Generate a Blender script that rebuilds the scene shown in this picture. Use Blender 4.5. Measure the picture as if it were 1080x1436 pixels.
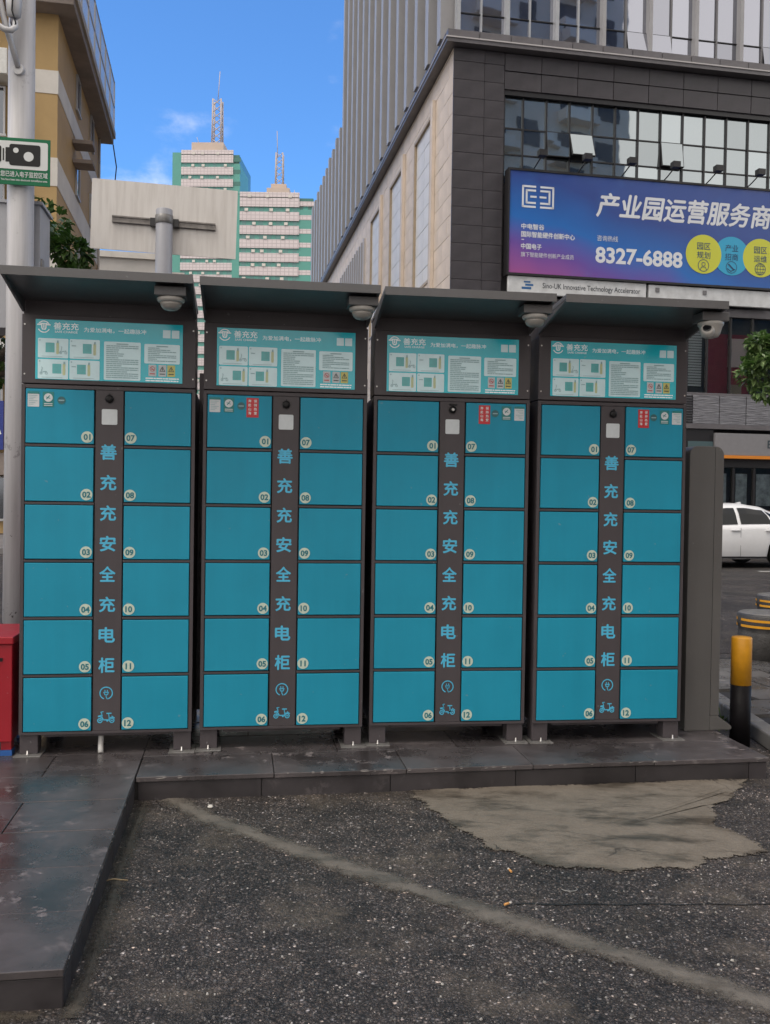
import bpy, bmesh, math, random
from mathutils import Vector, Matrix, noise
R = math.radians
random.seed(7)
for o in list(bpy.data.objects): bpy.data.objects.remove(o)
SC = bpy.context.scene
COL = SC.collection

# ------------------------------------------------------------------ camera
EYE = 1.48
PITCH, ROLL, FPX = R(-0.98617), R(0.88534), 1290.0
fw = Vector((0, math.cos(PITCH), math.sin(PITCH)))
up0 = Vector((0, -math.sin(PITCH), math.cos(PITCH)))
rt0 = Vector((1, 0, 0))
rt = rt0 * math.cos(ROLL) + up0 * math.sin(ROLL)
up = up0 * math.cos(ROLL) - rt0 * math.sin(ROLL)
cam = bpy.data.cameras.new('camera')
cam.sensor_fit = 'HORIZONTAL'; cam.sensor_width = 36.0
cam.lens = FPX / 1080.0 * 36.0
cam.clip_start = 0.05; cam.clip_end = 3000
co = bpy.data.objects.new('camera', cam); COL.objects.link(co)
m3 = Matrix((rt, up, -fw)).transposed()
co.matrix_world = Matrix.Translation((0, 0, EYE)) @ m3.to_4x4()
SC.camera = co

# ------------------------------------------------------------------ sky: a clear blue gap ahead, white broken cloud over the rest
SUN_EL, SUN_AZ = R(56), R(228)          # azimuth clockwise from +Y
W = bpy.data.worlds.new('World'); SC.world = W; W.use_nodes = True
nt = W.node_tree; nt.nodes.clear()
def wn(t, **k):
    n = nt.nodes.new(t)
    for a, b in k.items(): setattr(n, a, b)
    return n
sky = wn('ShaderNodeTexSky', sky_type='NISHITA', sun_disc=False)
sky.sun_elevation = SUN_EL; sky.sun_rotation = SUN_AZ
sky.air_density = 1.0; sky.dust_density = 0.3; sky.ozone_density = 3.0
tint = wn('ShaderNodeMix', data_type='RGBA', blend_type='MULTIPLY')
tint.inputs[0].default_value = 1.0; tint.inputs[7].default_value = (0.58, 0.95, 1.30, 1)
nt.links.new(sky.outputs[0], tint.inputs[6])
tc = wn('ShaderNodeTexCoord')
mp = wn('ShaderNodeMapping'); mp.inputs['Scale'].default_value = (1, 1, 1.7); mp.inputs['Location'].default_value = (0.31, 0.12, 0.0)
nt.links.new(tc.outputs['Generated'], mp.inputs[0])
nz = wn('ShaderNodeTexNoise'); nz.inputs['Scale'].default_value = 4.2; nz.inputs['Detail'].default_value = 9; nz.inputs['Roughness'].default_value = 0.56
nt.links.new(mp.outputs[0], nz.inputs[0])
sep = wn('ShaderNodeSeparateXYZ'); nt.links.new(tc.outputs['Generated'], sep.inputs[0])
def wmath(op, a, b=None, clamp=False):
    n = wn('ShaderNodeMath', operation=op); n.use_clamp = clamp
    for i, v in enumerate((a, b)):
        if v is None: continue
        if isinstance(v, (int, float)): n.inputs[i].default_value = v
        else: nt.links.new(v, n.inputs[i])
    return n.outputs[0]
# cover grows away from the clear quarter (+Y): noise + cover - 1 -> mask
cov = wmath('MULTIPLY_ADD', sep.outputs[1], -0.40)
cov.node.inputs[2].default_value = 0.288
mask = wmath('ADD', nz.outputs[0], cov)
ramp = wn('ShaderNodeMapRange', interpolation_type='SMOOTHSTEP'); ramp.inputs[1].default_value = 0.57; ramp.inputs[2].default_value = 0.80
nt.links.new(mask, ramp.inputs[0])
mixc = wn('ShaderNodeMix', data_type='RGBA'); nt.links.new(ramp.outputs[0], mixc.inputs[0])
nt.links.new(tint.outputs[2], mixc.inputs[6])
CLOUD = 7.6
mixc.inputs[7].default_value = (CLOUD * 1.05, CLOUD * 1.0, CLOUD * 0.95, 1)
bg = wn('ShaderNodeBackground'); bg.inputs[1].default_value = 0.10
nt.links.new(mixc.outputs[2], bg.inputs[0])
wo = wn('ShaderNodeOutputWorld'); nt.links.new(bg.outputs[0], wo.inputs[0])

# ------------------------------------------------------------------ sun behind thin cloud
sl = bpy.data.lights.new('sun', 'SUN'); sl.energy = 0.9; sl.angle = R(25); sl.color = (1, 0.92, 0.82)
so = bpy.data.objects.new('sun', sl); COL.objects.link(so)
sdir = Vector((math.sin(SUN_AZ) * math.cos(SUN_EL), math.cos(SUN_AZ) * math.cos(SUN_EL), math.sin(SUN_EL)))
so.rotation_euler = sdir.to_track_quat('Z', 'Y').to_euler(); so.location = sdir * 50
SC.view_settings.view_transform = 'Standard'; SC.view_settings.look = 'None'
SC.view_settings.exposure = 0.92; SC.view_settings.gamma = 1.0
SC.cycles.max_bounces = 6; SC.cycles.diffuse_bounces = 3; SC.cycles.glossy_bounces = 3; SC.cycles.transparent_max_bounces = 10
SC.cycles.use_denoising = True; SC.cycles.use_adaptive_sampling = True; SC.cycles.adaptive_threshold = 0.02

# ================================================================== helpers
MATS = {}
def mat(name, col, rough=0.5, metal=0.0, var=0.0, vscale=6.0, bump=0.0, bscale=60.0, rvar=0.0, spec=0.5, coat=0.0, emit=None):
    if name in MATS: return MATS[name]
    m = bpy.data.materials.new(name); m.use_nodes = True; MATS[name] = m
    t = m.node_tree; b = t.nodes['Principled BSDF']
    b.inputs['Base Color'].default_value = (*col, 1)
    b.inputs['Roughness'].default_value = rough; b.inputs['Metallic'].default_value = metal
    b.inputs['Specular IOR Level'].default_value = spec; b.inputs['Coat Weight'].default_value = coat
    if var or bump or rvar:
        tcn = t.nodes.new('ShaderNodeTexCoord')
        n = t.nodes.new('ShaderNodeTexNoise'); n.inputs['Scale'].default_value = vscale; n.inputs['Detail'].default_value = 6
        n.inputs['Roughness'].default_value = 0.65
        t.links.new(tcn.outputs['Object'], n.inputs[0])
        if var:
            r = t.nodes.new('ShaderNodeMapRange'); r.inputs[1].default_value = 0.3; r.inputs[2].default_value = 0.7
            r.inputs[3].default_value = 1 - var; r.inputs[4].default_value = 1 + var
            t.links.new(n.outputs[0], r.inputs[0])
            mx = t.nodes.new('ShaderNodeMix'); mx.data_type = 'RGBA'; mx.blend_type = 'MULTIPLY'; mx.inputs[0].default_value = 1
            mx.inputs[6].default_value = (*col, 1)
            t.links.new(r.outputs[0], mx.inputs[7]); t.links.new(mx.outputs[2], b.inputs['Base Color'])
        if rvar:
            r = t.nodes.new('ShaderNodeMapRange'); r.inputs[1].default_value = 0.3; r.inputs[2].default_value = 0.7
            r.inputs[3].default_value = max(0.02, rough - rvar); r.inputs[4].default_value = min(1, rough + rvar)
            t.links.new(n.outputs[0], r.inputs[0]); t.links.new(r.outputs[0], b.inputs['Roughness'])
        if bump:
            n2 = t.nodes.new('ShaderNodeTexNoise'); n2.inputs['Scale'].default_value = bscale; n2.inputs['Detail'].default_value = 4
            t.links.new(tcn.outputs['Object'], n2.inputs[0])
            bp = t.nodes.new('ShaderNodeBump'); bp.inputs['Strength'].default_value = bump; bp.inputs['Distance'].default_value = 0.01
            t.links.new(n2.outputs[0], bp.inputs['Height']); t.links.new(bp.outputs[0], b.inputs['Normal'])
    return m

class MB:
    """collects faces, then links them as one mesh object"""
    def __init__(s): s.v = []; s.f = []; s.sm = []
    def poly(s, pts, smooth=False):
        i = len(s.v); s.v += [tuple(p) for p in pts]; s.f.append(tuple(range(i, i + len(pts)))); s.sm.append(smooth); return s
    def box(s, x0, x1, y0, y1, z0, z1):
        i = len(s.v)
        s.v += [(x0,y0,z0),(x1,y0,z0),(x1,y1,z0),(x0,y1,z0),(x0,y0,z1),(x1,y0,z1),(x1,y1,z1),(x0,y1,z1)]
        for q in ((0,3,2,1),(4,5,6,7),(0,1,5,4),(1,2,6,5),(2,3,7,6),(3,0,4,7)):
            s.f.append(tuple(i + a for a in q)); s.sm.append(False)
        return s
    def prism(s, pts, vec, smooth=False):
        """closed outline pts (3D), extruded by vec"""
        n = len(pts); i = len(s.v); vec = Vector(vec)
        s.v += [tuple(p) for p in pts] + [tuple(Vector(p) + vec) for p in pts]
        s.f.append(tuple(range(i, i + n))); s.f.append(tuple(range(i + 2*n - 1, i + n - 1, -1))); s.sm += [False, False]
        for k in range(n):
            s.f.append((i + k, i + n + k, i + n + (k+1) % n, i + (k+1) % n)); s.sm.append(smooth)
        return s
    def lathe(s, prof, n=20, c=(0,0,0), smooth=True, axis='Z', a0=0, cap=True):
        """prof: list of (radius, height)"""
        i = len(s.v); c = Vector(c)
        for r, h in prof:
            for k in range(n):
                a = 2*math.pi*k/n + a0
                p = (r*math.cos(a), r*math.sin(a), h)
                if axis == 'Y': p = (p[0], -h, p[1])
                if axis == 'X': p = (h, p[0], p[1])
                s.v.append(tuple(Vector(p) + c))
        for j in range(len(prof) - 1):
            for k in range(n):
                s.f.append((i + j*n + k, i + j*n + (k+1) % n, i + (j+1)*n + (k+1) % n, i + (j+1)*n + k)); s.sm.append(smooth)
        if cap:
            s.f.append(tuple(i + k for k in reversed(range(n)))); s.sm.append(False)
            s.f.append(tuple(i + (len(prof)-1)*n + k for k in range(n))); s.sm.append(False)
        return s
    def tube(s, pts, r, n=8, taper=None):
        i = len(s.v); pts = [Vector(p) for p in pts]; N = len(pts)
        u = None
        for j, p in enumerate(pts):
            d = (pts[min(j+1, N-1)] - pts[max(j-1, 0)]).normalized()
            if u is None:
                u = d.orthogonal().normalized()
            u = (u - d * u.dot(d)).normalized(); w = d.cross(u)
            rr = r if taper is None else r + (taper - r) * j / (N - 1)
            for k in range(n):
                a = 2*math.pi*k/n
                s.v.append(tuple(p + (u*math.cos(a) + w*math.sin(a)) * rr))
        for j in range(N - 1):
            for k in range(n):
                s.f.append((i + j*n + k, i + j*n + (k+1) % n, i + (j+1)*n + (k+1) % n, i + (j+1)*n + k)); s.sm.append(True)
        s.f.append(tuple(i + k for k in reversed(range(n)))); s.sm.append(False)
        s.f.append(tuple(i + (N-1)*n + k for k in range(n))); s.sm.append(False)
        return s
    def mesh(s, name):
        me = bpy.data.meshes.new(name); me.from_pydata(s.v, [], s.f)
        for p, q in zip(me.polygons, s.sm): p.use_smooth = q
        bm = bmesh.new(); bm.from_mesh(me); bmesh.ops.recalc_face_normals(bm, faces=bm.faces); bm.to_mesh(me); bm.free()
        return me
    def build(s, name, m, parent=None, bevel=0, seg=2, loc=None):
        return obj(name, s.mesh(name), m, parent, bevel, seg, loc)

def obj(name, me, m=None, parent=None, bevel=0, seg=2, loc=None, rot=None, scale=None):
    o = bpy.data.objects.new(name, me); COL.objects.link(o)
    if m is not None and me is not None and len(me.materials) == 0: me.materials.append(m)
    if parent is not None: o.parent = parent
    if loc is not None: o.location = loc
    if rot is not None: o.rotation_euler = rot
    if scale is not None: o.scale = scale
    if bevel:
        b = o.modifiers.new('bevel', 'BEVEL'); b.width = bevel; b.segments = seg; b.limit_method = 'ANGLE'; b.angle_limit = R(35)
    return o
def tag(o, label=None, cat=None, group=None, kind=None):
    if label: o['label'] = label
    if cat: o['category'] = cat
    if group: o['group'] = group
    if kind: o['kind'] = kind
    return o
def empty(name, loc=(0,0,0), rz=0.0, label=None, cat=None, group=None):
    o = bpy.data.objects.new(name, None); COL.objects.link(o); o.location = loc; o.rotation_euler = (0, 0, rz)
    o.empty_display_size = 0.1
    return tag(o, label, cat, group)
CACHE = {}
def cached(key, fn):
    if key not in CACHE: CACHE[key] = fn()
    return CACHE[key]
def text_mesh(body, w=None, h=None, bold=0.0, shear=0.0, res=3):
    """flat lettering in the XZ plane facing -Y, centred, scaled to width w and/or height h"""
    def mk():
        c = bpy.data.curves.new('lettering', 'FONT'); c.body = body; cjk = any(ord(q) > 0x2e80 for q in body); c.offset = 0.0 if cjk else bold; c.shear = shear; c.resolution_u = res
        o = bpy.data.objects.new('lettering', c); COL.objects.link(o)
        dg = bpy.context.evaluated_depsgraph_get(); dg.update()
        me = bpy.data.meshes.new_from_object(o.evaluated_get(dg))
        bpy.data.objects.remove(o); bpy.data.curves.remove(c)
        xs = [v.co.x for v in me.vertices]; ys = [v.co.y for v in me.vertices]
        x0, x1, y0, y1 = min(xs), max(xs), min(ys), max(ys)
        sx = w / (x1 - x0) if w else None; sy = h / (y1 - y0) if h else None
        if sx is None: sx = sy
        if sy is None: sy = sx
        for v in me.vertices:
            v.co = ((v.co.x - (x0+x1)/2) * sx, 0.0, (v.co.y - (y0+y1)/2) * sy)
        if cjk and bold:
            # a heavier weight: copies nudged sideways and up, each a hair behind the other
            n_ = len(me.vertices); V = [v.co.copy() for v in me.vertices]; F = [tuple(p.vertices) for p in me.polygons]; d_ = bold * 1.15 * (sx + sy) / 2
            vs = []; fs = []
            for k_, (ox, oz) in enumerate(((0, 0), (d_, 0), (-d_, 0), (0, d_), (0, -d_))):
                vs += [(v.x + ox, k_ * 0.00012 * max(1, sx * 4), v.z + oz) for v in V]; fs += [tuple(i_ + n_ * k_ for i_ in f_) for f_ in F]
            bpy.data.meshes.remove(me); me = bpy.data.meshes.new('lettering'); me.from_pydata(vs, [], fs)
        me.materials.clear(); me.name = 'lettering'
        return me
    return cached(('t', body, w, h, bold, shear), mk)
def letter(body, m, parent, loc, w=None, h=None, bold=0.0, shear=0.0, name='lettering', res=3):
    me = text_mesh(body, w, h, bold, shear, res)
    if len(me.materials) and me.materials[0] != m:
        me = me.copy(); me.materials.clear()
    return obj(name, me, m, parent, loc=loc)
def disc(r, n=28):
    return MB().poly([(r*math.cos(2*math.pi*k/n), 0, r*math.sin(2*math.pi*k/n)) for k in range(n)])
def ring(r0, r1, a0=0, a1=360, n=36):
    b = MB()
    for k in range(n):
        a, c = R(a0 + (a1-a0)*k/n), R(a0 + (a1-a0)*(k+1)/n)
        b.poly([(r0*math.cos(a),0,r0*math.sin(a)),(r1*math.cos(a),0,r1*math.sin(a)),(r1*math.cos(c),0,r1*math.sin(c)),(r0*math.cos(c),0,r0*math.sin(c))])
    return b
def stroke(b, pts, w):
    """thick polyline in XZ at y=0"""
    for (x0,z0),(x1,z1) in zip(pts[:-1], pts[1:]):
        d = Vector((x1-x0, z1-z0)); L = d.length; d /= L; n = Vector((-d.y, d.x)) * w/2; e = d * w*0.35
        b.poly([(x0-e.x+n.x,0,z0-e.y+n.y),(x1+e.x+n.x,0,z1+e.y+n.y),(x1+e.x-n.x,0,z1+e.y-n.y),(x0-e.x-n.x,0,z0-e.y-n.y)])
    return b
def rrect(x0, x1, z0, z1, r, n=5, y=0):
    pts = []
    for cx, cz, a in ((x1-r,z0+r,-90),(x1-r,z1-r,0),(x0+r,z1-r,90),(x0+r,z0+r,180)):
        for k in range(n+1):
            t = R(a + 90*k/n); pts.append((cx + r*math.cos(t), y, cz + r*math.sin(t)))
    return pts

# ------------------------------------------------------------------ node material helpers
class NM:
    def __init__(s, name):
        s.m = bpy.data.materials.new(name); s.m.use_nodes = True; s.t = s.m.node_tree; s.b = s.t.nodes['Principled BSDF']; s.out = s.t.nodes['Material Output']
        s.tc = s.t.nodes.new('ShaderNodeTexCoord'); MATS[name] = s.m
    def link(s, a, b): s.t.links.new(a, b)
    def n(s, t, ins=None, **k):
        x = s.t.nodes.new(t)
        for a, b in k.items(): setattr(x, a, b)
        for a, b in (ins or {}).items():
            if hasattr(b, 'is_output') or isinstance(b, bpy.types.NodeSocket): s.link(b, x.inputs[a])
            else: x.inputs[a].default_value = b
        return x
    def noise(s, scale, detail=5, rough=0.6, vec=None, w=0):
        return s.n('ShaderNodeTexNoise', {'Vector': vec or s.tc.outputs['Object'], 'Scale': scale, 'Detail': detail, 'Roughness': rough}).outputs[0]
    def rng(s, v, a, b, c=0.0, d=1.0):
        return s.n('ShaderNodeMapRange', {0: v, 1: a, 2: b, 3: c, 4: d}).outputs[0]
    def math(s, op, a, b=0.0): return s.n('ShaderNodeMath', {0: a, 1: b}, operation=op).outputs[0]
    def mix(s, f, a, b, blend='MIX'):
        x = s.n('ShaderNodeMix', {0: f, 6: a, 7: b}, data_type='RGBA', blend_type=blend); return x.outputs[2]
    def bump(s, h, strength, dist, normal=None):
        i = {'Height': h, 'Strength': strength, 'Distance': dist}
        if normal: i['Normal'] = normal
        return s.n('ShaderNodeBump', i).outputs[0]

def asphalt_material(name, stone_scale=105, light=1.0, wet=0.5):
    g = NM(name)
    warp = g.n('ShaderNodeTexNoise', {'Vector': g.tc.outputs['Object'], 'Scale': 60.0, 'Detail': 2.0})
    vec = g.n('ShaderNodeVectorMath', {0: g.n('ShaderNodeVectorMath', {0: warp.outputs['Color'], 'Scale': 0.006}, operation='SCALE').outputs[0], 1: g.tc.outputs['Object']}, operation='ADD').outputs[0]
    va = g.n('ShaderNodeTexVoronoi', {'Vector': vec, 'Scale': stone_scale, 'Randomness': 1.0}, feature='F1')
    vb = g.n('ShaderNodeTexVoronoi', {'Vector': vec, 'Scale': stone_scale*2.2, 'Randomness': 1.0}, feature='F1')
    pick = g.rng(g.noise(34, 3, 0.6), 0.47, 0.53)
    dist = g.n('ShaderNodeMix', {0: pick, 2: va.outputs['Distance'], 3: vb.outputs['Distance']}).outputs[0]
    vcol = g.mix(pick, va.outputs['Color'], vb.outputs['Color'])
    sx = g.n('ShaderNodeSeparateColor', {0: vcol})
    rmp = g.t.nodes.new('ShaderNodeValToRGB'); g.link(sx.outputs[0], rmp.inputs[0])
    e = rmp.color_ramp.elements
    e[0].position = 0.0; e[0].color = (0.022*light, 0.0185*light, 0.017*light, 1)
    e[1].position = 1.0; e[1].color = (0.46*light, 0.43*light, 0.40*light, 1)
    for p, c in ((0.45, 0.034), (0.70, 0.055), (0.86, 0.085), (0.955, 0.12), (0.975, 0.26)):
        el = e.new(p); el.color = (c*light*1.08, c*light*0.98, c*light*0.93, 1)
    hue = g.mix(sx.outputs[1], (1.16, 0.98, 0.86, 1), (0.93, 0.97, 1.04, 1))
    col = g.mix(1.0, rmp.outputs[0], hue, 'MULTIPLY')
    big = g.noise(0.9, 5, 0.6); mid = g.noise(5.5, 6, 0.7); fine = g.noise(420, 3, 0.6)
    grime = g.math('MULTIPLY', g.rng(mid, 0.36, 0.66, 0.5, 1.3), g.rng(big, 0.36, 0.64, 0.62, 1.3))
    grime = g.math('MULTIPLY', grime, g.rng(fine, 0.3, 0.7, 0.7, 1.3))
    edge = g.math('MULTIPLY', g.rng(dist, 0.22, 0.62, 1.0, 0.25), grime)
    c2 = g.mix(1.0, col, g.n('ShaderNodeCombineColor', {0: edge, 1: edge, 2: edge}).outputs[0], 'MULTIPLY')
    silt = g.math('MULTIPLY', g.rng(g.noise(2.1, 8, 0.68), 0.52, 0.72, 0.0, 0.8), g.rng(g.noise(46, 4, 0.7), 0.35, 0.6, 0.25, 1.0))
    c3 = g.mix(silt, c2, (0.074*light, 0.061*light, 0.047*light, 1))
    moss = g.math('MULTIPLY', g.rng(g.noise(1.4, 6, 0.7), 0.60, 0.74, 0.0, 0.5), g.rng(g.noise(24, 4, 0.7), 0.45, 0.6))
    c3 = g.mix(moss, c3, (0.030*light, 0.030*light, 0.016*light, 1))
    g.link(c3, g.b.inputs['Base Color'])
    g.link(g.rng(big, 0.35, 0.62, 0.66 - wet*0.5, 0.68), g.b.inputs['Roughness'])
    g.b.inputs['Specular IOR Level'].default_value = 0.4
    h = g.math('MULTIPLY', g.rng(dist, 0.0, 0.65, 1.0, 0.0), g.rng(silt, 0, 0.8, 1.0, 0.3))
    nrm = g.bump(mid, 0.3, 0.025)
    nrm = g.bump(h, 0.9, 0.005, nrm)
    g.link(nrm, g.b.inputs['Normal'])
    return g.m

def slate_material(name, base, scuff=0.5, wet=True):
    g = NM(name)
    oi = g.n('ShaderNodeObjectInfo')
    off = g.n('ShaderNodeVectorMath', {0: g.n('ShaderNodeNewGeometry').outputs['Position'], 1: (0, 0, 0)}, operation='ADD').outputs[0]
    v = g.noise(3.0, 7, 0.65, off); fine = g.noise(26, 8, 0.72, off); flake = g.noise(9, 9, 0.75, off)
    tone = g.rng(oi.outputs['Random'], 0, 1, 0.8, 1.2)
    tv = g.math('MULTIPLY', tone, g.rng(v, 0.32, 0.68, 0.55, 1.4))
    c = g.mix(1.0, (*base, 1), g.n('ShaderNodeCombineColor', {0: tv, 1: tv, 2: tv}).outputs[0], 'MULTIPLY')
    sc = g.math('MULTIPLY', g.rng(flake, 0.555, 0.63, 0.0, 1.0), g.rng(g.noise(2.0, 4, 0.6, off), 0.46, 0.60, 0.0, scuff))
    c = g.mix(sc, c, (base[0]*3.0+.03, base[1]*2.9+.03, base[2]*2.8+.03, 1))
    g.link(c, g.b.inputs['Base Color'])
    if wet: r = g.math('ADD', g.rng(v, 0.36, 0.6, 0.20, 0.40), g.math('MULTIPLY', sc, 0.4))
    else: r = g.rng(v, 0.35, 0.65, 0.38, 0.62)
    g.link(r, g.b.inputs['Roughness'])
    nrm = g.bump(flake, 0.18 if wet else 0.3, 0.004); nrm = g.bump(fine, 0.10, 0.002, nrm)
    g.link(nrm, g.b.inputs['Normal'])
    return g.m

def overlay_material(name, ca, cb, sharp=0.05, amp=0.9, dark=0.75, crack=False):
    """cement smeared over asphalt: attribute 'edge' 0 at the rim .. 1 inside, broken up by noise"""
    g = NM(name)
    at = g.n('ShaderNodeAttribute', attribute_name='edge')
    n1 = g.noise(7, 8, 0.72); n2 = g.noise(90, 5, 0.7); n4 = g.noise(300, 3, 0.7)
    st = g.n('ShaderNodeMapping', {0: g.tc.outputs['Object'], 'Rotation': (0, 0, 0.35), 'Scale': (1.5, 4.2, 1)}).outputs[0]
    n3 = g.noise(1.3, 7, 0.68, st)
    c = g.mix(g.rng(n1, 0.33, 0.68), (*ca, 1), (*cb, 1))
    c = g.mix(g.rng(n4, 0.44, 0.68, 0.0, 0.6), c, (ca[0]*1.7, ca[1]*1.7, ca[2]*1.7, 1))
    c = g.mix(g.rng(n4, 0.40, 0.28, 0.0, 0.7), c, (0.03, 0.026, 0.023, 1))
    wet = g.rng(n3, 0.50, 0.62, 0.0, dark)
    c = g.mix(wet, c, (0.034, 0.027, 0.020, 1))
    if crack:
        wv = g.n('ShaderNodeTexNoise', {'Vector': g.tc.outputs['Object'], 'Scale': 5.0, 'Detail': 5.0})
        vv = g.n('ShaderNodeVectorMath', {0: g.n('ShaderNodeVectorMath', {0: wv.outputs['Color'], 'Scale': 0.22}, operation='SCALE').outputs[0], 1: g.tc.outputs['Object']}, operation='ADD').outputs[0]
        vo = g.n('ShaderNodeTexVoronoi', {'Vector': vv, 'Scale': 1.15}, feature='DISTANCE_TO_EDGE')
        ck = g.math('MULTIPLY', g.rng(vo.outputs['Distance'], 0.0012, 0.004, 0.8, 0.0), g.rng(g.noise(2.2, 3), 0.53, 0.58))
        c = g.mix(ck, c, (0.014, 0.012, 0.011, 1))
    g.link(c, g.b.inputs['Base Color']); g.link(g.rng(n3, 0.42, 0.62, 0.68, 0.30), g.b.inputs['Roughness'])
    g.b.inputs['Specular IOR Level'].default_value = 0.4
    g.link(g.bump(n2, 0.45, 0.004, g.bump(n1, 0.4, 0.014)), g.b.inputs['Normal'])
    k = g.math('ADD', at.outputs['Fac'], g.math('MULTIPLY', g.math('SUBTRACT', g.noise(13, 9, 0.78), 0.5), amp))
    k2 = g.math('ADD', k, g.math('MULTIPLY', g.math('SUBTRACT', n2, 0.5), 0.7))
    f = g.rng(k2, 0.16, 0.16 + sharp, 0.0, 1.0)
    tr = g.n('ShaderNodeBsdfTransparent')
    ms = g.n('ShaderNodeMixShader', {0: f, 1: tr.outputs[0], 2: g.b.outputs[0]})
    g.link(ms.outputs[0], g.out.inputs[0])
    return g.m

def paint_material(name, col, rough=0.42, streak=0.12, spec=0.5):
    """powder-coated sheet: faint orange peel, faint rain streaks and handling marks"""
    g = NM(name)
    pos = g.n('ShaderNodeNewGeometry').outputs['Position']
    st = g.n('ShaderNodeMapping', {0: pos, 'Scale': (14, 14, 0.9)}).outputs[0]
    s1 = g.noise(1.0, 6, 0.6, st); s2 = g.noise(3.1, 5, 0.6, pos); s3 = g.noise(240, 3, 0.5, pos)
    k = g.math('ADD', g.rng(s1, 0.3, 0.75, 1 - streak*.5, 1 + streak*.35), g.rng(s2, 0.3, 0.7, -streak*.5, streak*.5))
    c = g.mix(1.0, (*col, 1), g.n('ShaderNodeCombineColor', {0: k, 1: k, 2: k}).outputs[0], 'MULTIPLY')
    spk = g.rng(g.noise(31, 2, 0.5, pos), 0.735, 0.76, 0.0, 0.25)
    c = g.mix(spk, c, (0.30, 0.31, 0.31, 1))
    g.link(c, g.b.inputs['Base Color']); g.link(g.rng(s2, 0.3, 0.7, rough - .07, rough + .1), g.b.inputs['Roughness'])
    g.b.inputs['Specular IOR Level'].default_value = spec
    g.link(g.bump(s3, 0.05, 0.002, g.bump(s2, 0.07, 0.02)), g.b.inputs['Normal'])
    return g.m

def facade_glass(name, tint, rough=0.02, wave=0.0016):
    g = NM(name)
    rv = g.rng(g.n('ShaderNodeObjectInfo').outputs['Random'], 0, 1, .78, 1.08)
    g.link(g.mix(1.0, (*tint, 1), g.n('ShaderNodeCombineColor', {0: rv, 1: rv, 2: rv}).outputs[0], 'MULTIPLY'), g.b.inputs['Base Color']); g.b.inputs['Metallic'].default_value = 0.92; g.b.inputs['Roughness'].default_value = rough
    g.link(g.bump(g.noise(0.9, 2, 0.5), wave, 1.0), g.b.inputs['Normal'])
    return g.m
def clear_glass(name, tint=(0.75, 0.8, 0.8), refl=0.12):
    g = NM(name)
    tr = g.n('ShaderNodeBsdfTransparent', {0: (*tint, 1)}); gl = g.n('ShaderNodeBsdfGlossy', {'Roughness': 0.02})
    fr = g.n('ShaderNodeFresnel', {'IOR': 1.5})
    ms = g.n('ShaderNodeMixShader', {0: g.math('ADD', fr.outputs[0], refl), 1: tr.outputs[0], 2: gl.outputs[0]})
    g.link(ms.outputs[0], g.out.inputs[0]); return g.m

# ------------------------------------------------------------------ palette
TEAL = paint_material('teal_paint', (0.011, 0.262, 0.395), 0.45, 0.10, 0.3)
FRAME = paint_material('grey_paint', (0.066, 0.057, 0.062), 0.45, 0.14, 0.35)
HOOD = paint_material('hood_paint', (0.095, 0.093, 0.096), 0.38, 0.14)
DARK = mat('dark_gap', (0.008, 0.008, 0.009), 0.7)
PRINTBLUE = mat('blue_print', (0.075, 0.45, 0.68), 0.45, var=0.06)
CREAM = mat('cream_sticker', (0.52, 0.60, 0.50), 0.45, var=0.08, vscale=40)
NUMTEAL = mat('numeral_print', (0.015, 0.16, 0.20), 0.45)
BLACKP = mat('black_plastic', (0.010, 0.010, 0.011), 0.4, bump=0.05, spec=.25)
STEEL = mat('steel', (0.45, 0.44, 0.43), 0.35, 0.9, var=0.2, vscale=30)
PLATE = mat('plate_steel', (0.20, 0.195, 0.19), 0.42, 0.35, var=0.3, vscale=25, bump=0.1)
WHITE = mat('white_print', (0.72, 0.75, 0.75), 0.4)
STICKW = mat('white_sticker', (0.58, 0.62, 0.64), 0.4, var=0.06, vscale=30)
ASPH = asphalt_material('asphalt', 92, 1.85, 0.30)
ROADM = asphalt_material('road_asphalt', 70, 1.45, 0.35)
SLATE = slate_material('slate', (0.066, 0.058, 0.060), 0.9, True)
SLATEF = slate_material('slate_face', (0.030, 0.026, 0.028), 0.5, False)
GROUT = mat('grout', (0.022, 0.021, 0.021), 0.8)
CEMENT = overlay_material('cement', (0.165, 0.142, 0.115), (0.10, 0.084, 0.066), 0.05, 1.0, 0.8, True)
SMEAR = overlay_material('cement_smear', (0.135, 0.120, 0.102), (0.075, 0.066, 0.056), 0.7, 1.9, 0.35)
MUD = overlay_material('mud', (0.085, 0.073, 0.058), (0.045, 0.039, 0.032), 1.0, 1.8, 0.3)

ANG = R(10.625)                         # the street grid
aR = Vector((math.cos(ANG), math.sin(ANG), 0)); aL = Vector((-math.sin(ANG), math.cos(ANG), 0))

# ================================================================== ground, road, pavements
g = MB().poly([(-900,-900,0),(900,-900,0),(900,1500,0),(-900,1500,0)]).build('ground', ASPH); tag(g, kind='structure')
def strip_sheet(name, m, d0, d1, z, half=160):
    """a sheet running along the street, between two distances d0..d1 measured across it"""
    o = Vector((0, 0, z)) ; P = lambda s, d: o + aR*s + aL*d
    s = MB().poly([P(-half, d0), P(half, d0), P(half, d1), P(-half, d1)]).build(name, m); return tag(s, kind='structure')
strip_sheet('road', ROADM, 8.15, 22.6, 0.004)
PAVE2 = mat('paving_far', (0.16, 0.15, 0.15), 0.45, var=0.2, vscale=1.5)
b = MB()
for s0 in range(-60, 60, 2):
    p0 = aR*(s0) + aL*22.6; p1 = aR*(s0+1.985) + aL*22.6; q = aL*7.0
    b2 = [p0, p1, p1 + q, p0 + q]
    b.prism([(v.x, v.y, 0.0) for v in b2], (0, 0, 0.13))
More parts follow.
